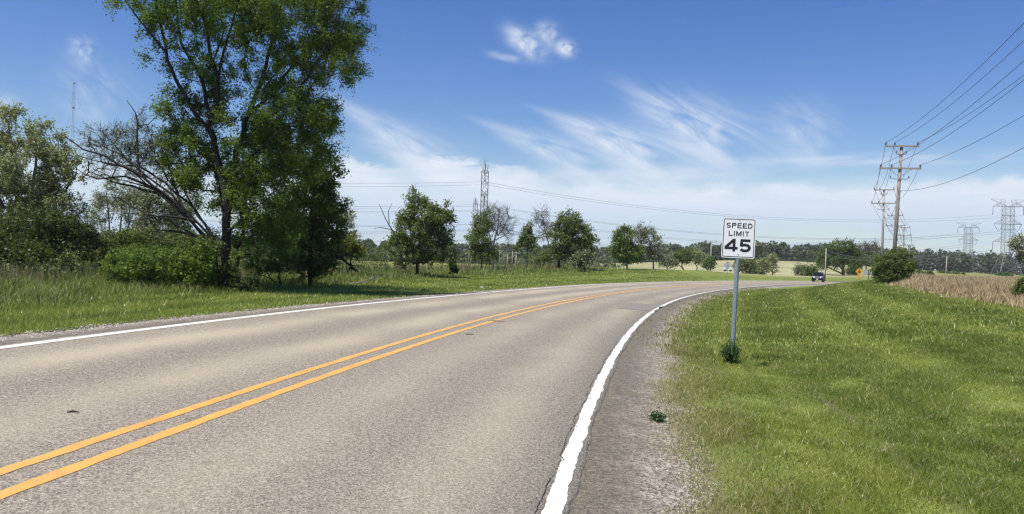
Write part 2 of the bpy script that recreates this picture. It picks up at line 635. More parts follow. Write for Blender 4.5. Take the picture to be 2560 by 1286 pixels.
def m_gravel(name, c1, c2, c3):
    mt, t, bs = material(name)
    pos = t.new('ShaderNodeTexCoord').outputs['Object']
    uv = t.new('ShaderNodeTexCoord').outputs['UV']
    su = t.new('ShaderNodeSeparateXYZ')
    t.l.new(uv, su.inputs[0])
    vor = t.new('ShaderNodeTexVoronoi')
    t.l.new(pos, vor.inputs['Vector'])
    vor.inputs['Scale'].default_value = 48.0
    sp = t.new('ShaderNodeSeparateColor')
    t.l.new(vor.outputs['Color'], sp.inputs[0])
    n1 = t.noise(pos, 3.0, 4.0, 0.65)
    cc = t.mix(sp.outputs[0], c1, c2)
    # loose pale stone gathers towards the outer side (uv.y runs 0..1 outwards)
    out = t.m('MULTIPLY_ADD', n1, 0.9, t.m('SUBTRACT', su.outputs[1], 0.60))
    pale_f = t.m('MULTIPLY', t.ramp(out, 0.0, 0.5), t.ramp(sp.outputs[1], 0.3, 0.8))
    cc = t.mix(pale_f, cc, c3)
    t.put(bs.inputs['Base Color'], cc)
    bs.inputs['Roughness'].default_value = 0.95
    t.put(bs.inputs['Normal'], t.bump(vor.outputs['Distance'], 0.9, 0.015))
    return mt


M = {}
M['ground'] = m_ground()
M['asphalt'] = m_asphalt('worn_grey_asphalt', (0.372, 0.325, 0.255), (0.114, 0.100, 0.078))
M['asphalt_dark'] = m_asphalt('dark_asphalt', (0.16, 0.155, 0.15), (0.09, 0.088, 0.085), False)
M['patch'] = m_asphalt('patch_asphalt', (0.29, 0.262, 0.222), (0.125, 0.112, 0.096), False)
M['white_line'] = m_paint('white_road_paint', (0.74, 0.72, 0.65), 0.55)
M['yellow_line'] = m_paint('yellow_road_paint', (0.70, 0.375, 0.080), 0.6)
M['gravel'] = m_gravel('shoulder_gravel', (0.080, 0.067, 0.050), (0.215, 0.182, 0.138), (0.44, 0.39, 0.32))
M['crack'] = simple('road_crack', (0.03, 0.027, 0.025), 0.95)
M['bark'] = simple('dark_bark', (0.020, 0.0165, 0.014), 0.9, var=0.4, scale=14, bump=0.6)  # near black: the trunks' backlit shade is put into the bark colour
M['bark_grey'] = simple('grey_bark', (0.105, 0.095, 0.085), 0.9, var=0.35, scale=14, bump=0.6)
M['branch_grey'] = simple('grey_fallen_wood', (0.26, 0.235, 0.205), 0.9, var=0.3, scale=10)
M['bark_pale'] = simple('pale_dead_wood', (0.38, 0.34, 0.29), 0.9, var=0.3, scale=10, bump=0.4)
M['leaf_big'] = leafmat('bright_tree_leaves', (0.067, 0.142, 0.030), (0.222, 0.310, 0.041), 0.49)
M['leaf_dark'] = leafmat('dark_tree_leaves', (0.056, 0.117, 0.034), (0.164, 0.242, 0.040), 0.43)
M['leaf_shade'] = leafmat('shaded_green_leaves', (0.032, 0.062, 0.018), (0.085, 0.115, 0.026), 0.35)  # dark green, with the thicket's deep shade put into the colour
M['leaf_olive'] = leafmat('olive_leaves', (0.211, 0.242, 0.098), (0.407, 0.422, 0.194), 0.39)
M['leaf_grey'] = leafmat('grey_green_leaves', (0.190, 0.223, 0.130), (0.336, 0.348, 0.212), 0.37)
M['leaf_mid'] = leafmat('mid_green_leaves', (0.098, 0.149, 0.046), (0.230, 0.282, 0.078), 0.47)
M['leaf_fresh'] = leafmat('fresh_green_leaves', (0.107, 0.183, 0.033), (0.212, 0.288, 0.068), 0.47)
M['leaf_yellow'] = leafmat('yellow_green_leaves', (0.12, 0.14, 0.02), (0.19, 0.19, 0.035), 0.4)
M['leaf_blossom'] = leafmat('cream_blossom_leaves', (0.130, 0.169, 0.065), (0.221, 0.247, 0.117), 0.3, (0.50, 0.50, 0.36))
M['leaf_pale'] = leafmat('silver_leaves', (0.257, 0.299, 0.161), (0.473, 0.494, 0.322), 0.37)
M['leaf_conifer'] = leafmat('dark_needles', (0.018, 0.036, 0.015), (0.04, 0.065, 0.02), 0.15)
M['leaf_far'] = leafmat('far_woods_leaves', (0.070, 0.095, 0.050), (0.115, 0.135, 0.075), 0.35, clump=0.06)  # paler and greyer: part of the distance haze sits in the colour
M['weed'] = leafmat('weed_leaves', (0.030, 0.070, 0.020), (0.06, 0.11, 0.03), 0.3)
def lawnmat(name, c1, c2, straw, transl, gain):
    mt, t, bs = material(name)
    t.n.remove(bs)
    isl = t.new('ShaderNodeNewGeometry').outputs['Random Per Island']
    pos = t.new('ShaderNodeTexCoord').outputs['Object']
    d = t.attr('road_d').outputs['Fac']
    n1 = t.noise(pos, 0.45, 4.0, 0.6)
    n2 = t.noise(pos, 2.6, 3.0, 0.6)
    f = t.m('ADD', t.m('MULTIPLY', isl, 0.34), t.m('ADD', t.m('MULTIPLY', t.ramp(n1, 0.38, 0.62), 0.24), t.m('MULTIPLY', t.attr('mow').outputs['Fac'], 0.62)))  # mow term paints the sheen of leaning blades into the colour
    cc = t.mix(f, c1, c2)
    st = t.m('ADD', t.m('MULTIPLY', t.ramp(n2, 0.5, 0.75), gain), t.ramp(t.m('ABSOLUTE', d), 5.6, 3.8, 0.0, 0.75))
    cc = t.mix(t.m('LESS_THAN', t.m('FRACT', t.m('MULTIPLY', isl, 7.31)), t.m('ADD', st, 0.04)), cc, straw)
    d_ = t.new('ShaderNodeBsdfPrincipled')
    t.put(d_.inputs['Base Color'], cc)
    d_.inputs['Roughness'].default_value = 0.36
    tr = t.new('ShaderNodeBsdfTranslucent')
    t.put(tr.inputs['Color'], t.mix(0.35, cc, (0.26, 0.32, 0.03)))
    ms = t.new('ShaderNodeMixShader')
    ms.inputs[0].default_value = transl
    t.l.new(d_.outputs[0], ms.inputs[1])
    t.l.new(tr.outputs[0], ms.inputs[2])
    t.l.new(ms.outputs[0], t.n['Material Output'].inputs['Surface'])
    return mt


M['blade'] = lawnmat('lawn_blades', (0.072, 0.128, 0.015), (0.345, 0.385, 0.075), (0.46, 0.39, 0.19), 0.5, 0.35)
M['blade_far'] = lawnmat('lawn_blades_far', (0.090, 0.150, 0.018), (0.36, 0.395, 0.085), (0.36, 0.34, 0.14), 0.5, 0.15)
M['blade_tall'] = leafmat('meadow_blades', (0.14, 0.205, 0.040), (0.33, 0.36, 0.105), 0.45, (0.26, 0.21, 0.11), 0.5)
M['blade_dry'] = leafmat('dry_stalks', (0.44, 0.315, 0.18), (0.72, 0.545, 0.33), 0.3, (0.13, 0.15, 0.045), 0.5)
M['blade_brown'] = leafmat('brown_stalks', (0.19, 0.145, 0.085), (0.34, 0.27, 0.16), 0.3, (0.10, 0.12, 0.04), 0.5)
M['zinc'] = simple('galvanised_steel', (0.36, 0.40, 0.42), 0.45, 0.55, 0.15, 20)
M['steel_far'] = simple('weathered_steel', (0.20, 0.21, 0.225), 0.6, 0.0, 0.1)
M['alu'] = simple('bare_aluminium', (0.50, 0.50, 0.50), 0.5, 0.3, 0.08)
M['sign_white'] = simple('white_sign_sheeting', (0.83, 0.84, 0.85), 0.38, 0, 0.05, 7)
M['black'] = simple('black_print', (0.014, 0.014, 0.016), 0.5, 0, 0.1)
M['sign_yellow'] = simple('yellow_sign_sheeting', (0.80, 0.42, 0.04), 0.4, 0, 0.03)
M['sign_red'] = simple('red_print', (0.30, 0.02, 0.02), 0.45, 0, 0.03)
M['wood_pole'] = simple('weathered_pole_wood', (0.27, 0.235, 0.205), 0.9, 0, 0.35, 5, 0.4)
M['wood_grey'] = simple('grey_pole_wood', (0.36, 0.33, 0.30), 0.9, 0, 0.25, 5, 0.4)
M['insul'] = simple('grey_porcelain', (0.07, 0.075, 0.085), 0.3, 0, 0.1)
M['wire'] = simple('dark_wire', (0.045, 0.05, 0.06), 0.5, 0.2, 0.05)
M['cable_far'] = simple('aluminium_cable', (0.22, 0.235, 0.26), 0.5, 0.3, 0.05)
M['car'] = simple('black_car_paint', (0.008, 0.008, 0.010), 0.35, 0.0, 0.05, spec=0.25)
M['glass'] = simple('tinted_glass', (0.010, 0.011, 0.016), 0.15, 0.0, 0.02, spec=0.12)
M['rubber'] = simple('tyre_rubber', (0.02, 0.02, 0.02), 0.85)
M['lamp'] = simple('headlamp_lens', (0.80, 0.82, 0.85), 0.12, 0.3, 0.03)
M['chrome'] = simple('chrome', (0.6, 0.6, 0.62), 0.15, 0.9, 0.03)
M['white_car'] = simple('white_car_paint', (0.80, 0.80, 0.80), 0.3, 0, 0.02)
M['stone_pale'] = simple('pale_stone', (0.40, 0.36, 0.31), 0.9, 0, 0.3)
M['litter'] = simple('white_paper', (0.8, 0.8, 0.78), 0.7)

mt, t_, bs_ = material('shoulder_stone_mix')
isl = t_.new('ShaderNodeNewGeometry').outputs['Random Per Island']
cr = t_.mix(t_.ramp(isl, 0.25, 1.0), (0.10, 0.087, 0.073), (0.54, 0.49, 0.41))
t_.put(bs_.inputs['Base Color'], cr)
bs_.inputs['Roughness'].default_value = 0.9
M['stones'] = mt

# ------------------------------------------------------------------ ground sheet
def geo(a, b, n):
    return a * (b / a) ** (np.arange(1, n + 1) / n)


gx = np.concatenate([-60 - geo(2, 1000, 20)[::-1], np.arange(-60, -14, 1.5), np.arange(-14, 1.6, 0.4), np.arange(1.6, 6.4, 0.12), np.arange(6.4, 14, 0.4), np.arange(14, 40, 0.8), np.arange(40, 110, 1.6), 110 + geo(2, 1000, 20)])
gy = np.concatenate([-14 - geo(2, 400, 10)[::-1], np.arange(-14, 3, 1.0), np.arange(3, 13, 0.14), np.arange(13, 34, 0.4), np.arange(34, 80, 0.8), np.arange(80, 230, 1.8), 230 + geo(3, 850, 24)])
GX, GY = np.meshgrid(gx, gy)
GZ, GS, GD = ground(GX, GY, True)
nx, ny = len(gx), len(gy)
idx = np.arange(nx * ny).reshape(ny, nx)
Fg = np.stack([idx[:-1, :-1], idx[:-1, 1:], idx[1:, 1:], idx[1:, :-1]], -1).reshape(-1, 4)
rr = np.hypot(GX, GY)
azg = np.arctan2(GX, np.maximum(GY, 1e-3))
dry = ss((GD - 14.5) / 2.0) * ss((GY - 8) / 6) * (1 - ss((rr - 330) / 80))
dry = np.maximum(dry, 0.22 * ss((tall_edge(GY) - 3 - GD) / 6))
pale = np.exp(-((azg - 0.30) / 0.20) ** 4) * ss((rr - 105 - (0.36 - azg) * 170) / 14) * ss((-GD - 8.5) / 2.5)
g_ = npmesh('ground', np.stack([GX, GY, GZ], -1), Fg, M['ground'], attrs={'road_d': GD.ravel(), 'dry': dry.ravel(), 'rut': rut(GX, GY, GD).ravel(), 'mow': mow(GX, GY, GD).ravel(), 'pale': np.clip(pale, 0, 1).ravel()}, smooth=True)
tag(g_, 'grassy verge, meadow and dry field spreading out on both sides of the road', kind='structure')


# ------------------------------------------------------------------ road
def strip(name, s, dcols, dz, mat, label, uvfun=None, jit=None):
    s = np.asarray(s, float)
    n, k = len(s), len(dcols)
    P = np.empty((n, k, 3))
    uv = np.empty((n, k, 2))
    for j, d in enumerate(dcols):
        dd = np.full(n, float(d)) if np.ndim(d) == 0 else np.asarray(d)
        zz = dz[j] if np.ndim(dz) else dz
        P[:, j] = road_pt(s, dd, zz)
        uv[:, j, 0] = s
        uv[:, j, 1] = dd if uvfun is None else j / (k - 1)
    ix = np.arange(n * k).reshape(n, k)
    F = np.stack([ix[:-1, :-1], ix[:-1, 1:], ix[1:, 1:], ix[1:, :-1]], -1).reshape(-1, 4)
    o = npmesh(name, P, F, mat, uv=uv.reshape(-1, 2), smooth=True)
    return tag(o, label, kind='structure')


def rough1d(s, amp, f, seed):
    r = np.random.default_rng(seed)
    out = np.zeros_like(s)
    for k in range(7):
        ff = f * 1.9 ** k
        out += np.sin(s * ff + r.uniform(0, 6.3)) * r.uniform(.5, 1) * 0.72 ** k
    return out * amp


s_near = np.concatenate([np.arange(-30, 2, 1.0), np.arange(2, 22, 0.05), np.arange(22, 60, 0.25), np.arange(60, 162.1, 1.0)])
edge = WR + 0.095 + rough1d(s_near, 0.016, 1.1, 3) + rough1d(s_near, 0.006, 8, 4)
notch = 0.16 * np.exp(-((s_near - 30.8) / 0.9) ** 2) + 0.10 * np.exp(-((s_near - 28.6) / 0.6) ** 2)
edge = edge - notch
ledge = -(WL + 0.16 + rough1d(s_near, 0.02, 0.9, 5))
strip('road', s_near, [ledge, ledge + 0.02, -2.5, -1.2, 0, 1.2, 2.4, edge - 0.02, edge], [-0.05, 0, 0, 0, 0, 0, 0, 0, -0.055], M['asphalt'],
      'worn grey two lane asphalt road curving to the right')
s_far = np.arange(162.0, 296, 1.0)
strip('road', s_far, [-4.2, 0, 4.2], 0.0, M['asphalt_dark'], 'darker asphalt stretch of the road beyond the black car')
strip('road_shoulder', s_near, [WR + 0.05, WR + 0.3, WR + 0.6, WR + 0.9 + rough1d(s_near, .05, .8, 8), WR + 1.25 + rough1d(s_near, .08, .6, 9), WR + 1.6], [-0.045, -0.045, -0.06, -0.085, -0.125, -0.26], M['gravel'],
      'narrow dark gravel shoulder between the road and the mown verge', True)
strip('road_shoulder', s_near, [-WL - 0.1, -WL - 0.35, -WL - 0.8, -WL - 1.15 + rough1d(s_near, .06, .7, 10), -WL - 1.5 + rough1d(s_near, .09, .5, 11), -WL - 1.9], [-0.03, -0.03, -0.07, -0.10, -0.16, -0.32], M['gravel'],
      'gravel shoulder along the far edge of the road below the trees', True)
w1 = rough1d(s_near, 0.005, 3.0, 12) + rough1d(s_near, 0.005, 11.0, 14)
strip('edge_line', s_near, [WR - 0.085 + w1, WR + 0.045 + rough1d(s_near, 0.007, 2.6, 13) + rough1d(s_near, 0.006, 12.0, 15) - 0.5 * notch], 0.004, M['white_line'], 'white painted line along the near right edge of the road')
strip('edge_line', s_near, [-WL - 0.075, -WL + 0.075], 0.004, M['white_line'], 'white painted line along the far left edge of the road')
strip('center_line', s_near, [-0.245 + rough1d(s_near, 0.004, 5.0, 41), -0.135 + rough1d(s_near, 0.004, 5.0, 42)], 0.004, M['yellow_line'], 'yellow centre line on the far lane side of the pair')
strip('center_line', s_near, [0.075 + rough1d(s_near, 0.004, 5.0, 43), 0.19 + rough1d(s_near, 0.004, 5.0, 44)], 0.004, M['yellow_line'], 'yellow centre line on the near lane side of the pair')
# crack that wanders along the inner side of the white line
cs = np.arange(2.5, 17, 0.03)
cd = WR - 0.115 + rough1d(cs, 0.012, 2.2, 21) + 0.055 * np.clip(rough1d(cs, 1.0, 4.3, 22) - 0.75, 0, 1)
cw = 0.0026 + 0.002 * np.clip(rough1d(cs, .6, 5, 24), -1, 1)
strip('road_crack', cs, [cd - cw, cd + cw], 0.008, M['crack'], 'thin dark crack wandering along the white edge line')
strip('asphalt_patch', np.arange(28.0, 32.6, .4), [WR - 1.25, WR - 0.12], 0.006, M['patch'], 'darker square repair patch in the asphalt by the white line')


# ------------------------------------------------------------------ grass
def blades(P, h, w, lean, seg=2):
    n = len(P)
    a = rng.uniform(0, 2 * np.pi, n)
    b = rng.uniform(0, 2 * np.pi, n)
    side = np.stack([np.cos(a), np.sin(a), np.zeros(n)], -1) * (w / 2)[:, None]
    ld = np.stack([np.cos(b), np.sin(b), np.zeros(n)], -1) * (lean * h)[:, None]
    up = np.array([0, 0, 1.0])[None] * h[:, None]
    if seg == 1:
        V = np.stack([P - side, P + side, P + ld + up], 1)
        F = np.arange(3 * n).reshape(n, 3)
        return V.reshape(-1, 3), F
    mid = P + ld * 0.35 + up * 0.58
    V = np.stack([P - side, P + side, mid + side * .75, mid - side * .75, P + ld + up * 0.97], 1)
    q = np.arange(n)[:, None] * 5
    F = np.concatenate([q + np.array([0, 1, 2]), q + np.array([0, 2, 3]), q + np.array([3, 2, 4])], 1).reshape(-1, 3)
    return V.reshape(-1, 3), F


def scatter(n, y0, y1, x0, x1, keep, power=1.0):
    """points on the ground in view wedge x0*y .. x1*y, thinned by keep(x, y, d)"""
    y = y0 * (y1 / y0) ** rng.uniform(0, 1, n) if power == 0 else (y0 ** power + (y1 ** power - y0 ** power) * rng.uniform(0, 1, n)) ** (1 / power)
    x = (x0 + (x1 - x0) * rng.uniform(0, 1, n)) * (y + 0.5)
    z, S, D = ground(x, y, True)
    k = keep(x, y, D) > rng.uniform(0, 1, n)
    return np.stack([x, y, z], -1)[k], D[k]


def keep_right(x, y, d):
    e = 3.70 + 0.16 * ss((8.5 - y) / 3) + 0.17 * wob(x, y, 1.1, 5) + 0.14 * wob(x, y, 3.1, 2) + 0.12 * wob(x, y, 7.3, 4)
    k = ss((d - e + 0.45) / 0.9) * (0.25 + 0.75 * ss((d - e) / 1.3))
    k = np.maximum(k, 0.28 * ss((wob(x, y, 5.3, 12) - .15) / .3) * (d > 3.60))
    k = k * np.clip(0.8 + 0.35 * wob(x, y, 2.3, 8) + 0.25 * wob(x, y, 6.1, 3), 0.15, 1)
    return k * (1 - 0.93 * rut(x, y, d)) * (d < 15.6)


P, D = scatter(460000, 3.6, 17, 0.02, 0.74, keep_right, 1.15)
n = len(P)
hh = (0.03 + 0.045 * rng.uniform(0, 1, n) ** 1.5) * np.clip(1 + 0.45 * wob(P[:, 0], P[:, 1], 1.9, 7) + 0.3 * wob(P[:, 0], P[:, 1], 5.3, 1), 0.4, 1.8) * (0.6 + 0.4 * ss((D - 3.8) / 1.0))
hh *= np.where(rng.uniform(0, 1, n) < 0.03, 1.8, 1) * (1.12 - 0.24 * mow(P[:, 0], P[:, 1], D))
V, F = blades(P - [0, 0, .006], hh, 0.0028 + 0.0032 * rng.uniform(0, 1, n) + 0.00028 * P[:, 1], rng.uniform(0.1, 1.5, n))
tag(npmesh('mown_grass', V, F, M['blade'], attrs={'road_d': np.repeat(D, 5), 'mow': np.repeat(mow(P[:, 0], P[:, 1], D), 5)}), 'short mown grass on the near verge around the speed limit sign', 'grass', kind='stuff')
P, D = scatter(240000, 15, 75, 0.05, 0.72, keep_right, 0.9)
n = len(P)
V, F = blades(P, (0.05 + 0.06 * rng.uniform(0, 1, n)) * np.clip(1 + 0.4 * wob(P[:, 0], P[:, 1], 1.1, 7), .5, 1.6), 0.010 + 0.0011 * P[:, 1], rng.uniform(0.1, .9, n), 1)
tag(npmesh('mown_grass', V, F, M['blade_far'], attrs={'road_d': np.repeat(D, 3), 'mow': np.repeat(mow(P[:, 0], P[:, 1], D), 3)}), 'mown grass of the verge running back to the round green shrub', 'grass', kind='stuff')


def keep_left(x, y, d):
    e = -(5.15 + 0.15 * wob(x, y, 1.3, 2) + 0.12 * wob(x, y, 4.1, 9))
    return ss((e - d + .3) / 0.5) * ss((d - tall_edge(y) + 1.2) / 0.8)


P, D = scatter(300000, 9.5, 100, -0.74, 0.28, keep_left, 0.45)
n = len(P)
V, F = blades(P, (0.05 + 0.07 * rng.uniform(0, 1, n)) * np.clip(1 + 0.4 * wob(P[:, 0], P[:, 1], 1.5, 3), .5, 1.6), 0.006 + 0.0009 * P[:, 1], rng.uniform(0.1, .9, n), 1)
tag(npmesh('mown_grass', V, F, M['blade_far'], attrs={'road_d': np.repeat(D, 3), 'mow': np.repeat(mow(P[:, 0], P[:, 1], D), 3)}), 'mown strip of grass between the far road shoulder and the tall meadow', 'grass', kind='stuff')


def keep_tall(x, y, d):
    k = ss((tall_edge(y) + 0.5 * wob(x, y, .8, 3) - d) / 0.9) * ss((d + 27) / 6)
    return k * np.clip(0.75 + 0.4 * wob(x, y, 1.0, 5), 0.2, 1)


P, D = scatter(210000, 13, 95, -0.74, 0.25, keep_tall, 0.45)
n = len(P)
inner = ss((tall_edge(P[:, 1]) - D) / 2.2)
h0 = (0.14 + 0.30 * inner) * rng.uniform(0.5, 1.15, n) * np.clip(1 + 0.35 * wob(P[:, 0], P[:, 1], .7, 11), .5, 1.5)
V, F = blades(P, h0, 0.007 + 0.0009 * P[:, 1], rng.uniform(0.1, .9, n), 2)
tag(npmesh('tall_grass', V, F, M['blade_tall']), 'tall uncut green meadow grass in front of the shrubs and trees', 'grass', kind='stuff')
P, D = scatter(90000, 16, 105, -0.74, 0.2, lambda x, y, d: keep_tall(x, y, d) * ss((tall_edge(y) - 3.2 - d) / 1.5) * np.clip(.35 + .7 * wob(x, y, .45, 13), 0, 1), 0.45)
n = len(P)
V, F = blades(P, rng.uniform(0.45, 0.95, n), 0.007 + 0.0009 * P[:, 1], rng.uniform(0.02, .25, n), 2)
tag(npmesh('dead_stalks', V, F, M['blade_brown']), 'brown dead weed stalks standing among the tall meadow grass', 'grass', kind='stuff')


def keep_dry(x, y, d):
    return ss((d - 14.6 - 0.7 * wob(x, y, .6, 5)) / 1.2) * ss((34 - d) / 10)


P, D = scatter(150000, 19, 100, 0.42, 0.74, keep_dry, 0.8)
n = len(P)
V, F = blades(P, rng.uniform(0.28, 0.78, n) * (0.3 + 0.7 * ss((D - 14.4) / 3.2)) * np.clip(1 + .3 * wob(P[:, 0], P[:, 1], .8, 2), .5, 1.4), 0.009 + 0.0009 * P[:, 1], rng.uniform(0.05, .5, n), 2)
tag(npmesh('dry_grass', V, F, M['blade_dry']), 'tall dry tan grass along the edge of the mown verge', 'grass', kind='stuff')
P, D = scatter(60000, 60, 420, 0.36, 0.72, lambda x, y, d: ss((d - 18) / 4), 0.7)
n = len(P)
V, F = blades(P, rng.uniform(0.4, 1.0, n), 0.05 + 0.0011 * P[:, 1], rng.uniform(0.02, .4, n), 1)
tag(npmesh('field_grass', V, F, M['blade_dry']), 'rough tan grass of the open dry field before the pylons', 'grass', kind='stuff')

# loose stones on the shoulder
def stones(n, s0, s1, d0, d1, zf, size):
    s = s0 + (s1 - s0) * rng.uniform(0, 1, n) ** 1.3
    f = np.clip(rng.beta(1.5, 1.5, n), 0, 1)
    d = d0 + (d1 - d0) * f
    P = road_pt(s, d)
    P[:, 2] = np.maximum(ground(P[:, 0], P[:, 1]), P[:, 2] + zf(f))
    r = size * (0.45 + 1.1 * rng.uniform(0, 1, n) ** 2.2)
    base = np.array([(1, 0, 0), (0, 1, 0), (-1, 0, 0), (0, -1, 0), (0, 0, .75), (0, 0, -.6)], float)
    V = base[None] * r[:, None, None] * rng.uniform(.6, 1.3, (n, 6, 1))
    a = rng.uniform(0, 6.28, n)
    ca, sa = np.cos(a)[:, None], np.sin(a)[:, None]
    X = V[..., 0] * ca - V[..., 1] * sa
    Y = V[..., 0] * sa + V[..., 1] * ca
    V = np.stack([X, Y, V[..., 2]], -1) + P[:, None]
    fb = np.array([(0, 1, 4), (1, 2, 4), (2, 3, 4), (3, 0, 4), (1, 0, 5), (2, 1, 5), (3, 2, 5), (0, 3, 5)])
    F = (np.arange(n)[:, None, None] * 6 + fb[None]).reshape(-1, 3)
    return V.reshape(-1, 3), F


V, F = stones(56000, 3.2, 19, WR + 0.12, WR + 1.25, lambda f: -0.055 - 0.09 * f, 0.0092)
tag(npmesh('gravel', V, F, M['stones']), 'loose pale stones strewn over the near gravel shoulder', 'gravel', kind='stuff')
V, F = stones(5500, 5, 40, -WL - 0.5, -WL - 1.6, lambda f: -0.05 - 0.10 * f, 0.02)
tag(npmesh('gravel', V, F, M['stones']), 'loose pale stones along the far shoulder under the grass edge', 'gravel', kind='stuff')


# ------------------------------------------------------------------ trees and shrubs
def frames(d):
    ref = np.tile(np.array([0.31, 0.17, 0.0]), (len(d), 1))
    ref[:, 2] = np.where(np.abs(d[:, 2]) < 0.6, 0.95, 0.05)
    a = np.cross(d, ref)
    a /= np.linalg.norm(a, axis=1, keepdims=True) + 1e-9
    b = np.cross(d, a)
    return a, b


def cones(A, B, ra, rb, sides):
    d = B - A
    d = d / (np.linalg.norm(d, axis=1, keepdims=True) + 1e-9)
    a, b = frames(d)
    t = np.arange(sides) * 2 * np.pi / sides
    ring = a[:, None] * np.cos(t)[None, :, None] + b[:, None] * np.sin(t)[None, :, None]
    V = np.concatenate([A[:, None] + ring * ra[:, None, None], B[:, None] + ring * rb[:, None, None]], 1)
    k = np.arange(sides)
    fb = np.stack([k, (k + 1) % sides, sides + (k + 1) % sides, sides + k], 1)
    F = (np.arange(len(A))[:, None, None] * 2 * sides + fb[None]).reshape(-1, 4)
    return V.reshape(-1, 3), F


def leaves(P, size, aspect=0.62, flat=0.35):
    n = len(P)
    nrm = rng.normal(size=(n, 3))
    nrm[:, 2] = np.abs(nrm[:, 2]) * (1 + flat)
    nrm /= np.linalg.norm(nrm, axis=1, keepdims=True)
    t = rng.normal(size=(n, 3))
    t[:, 2] -= 0.35
    t -= nrm * (t * nrm).sum(1, keepdims=True)
    t /= np.linalg.norm(t, axis=1, keepdims=True) + 1e-9
    b = np.cross(nrm, t)
    s = size * rng.uniform(0.6, 1.25, n)[:, None]
    fold = nrm * s * 0.12
    V = np.stack([P - t * s * .5, P + b * s * aspect * .5 + fold, P + t * s * .5, P - b * s * aspect * .5 + fold], 1)
    F = np.arange(4 * n).reshape(n, 4)
    return V.reshape(-1, 3), F


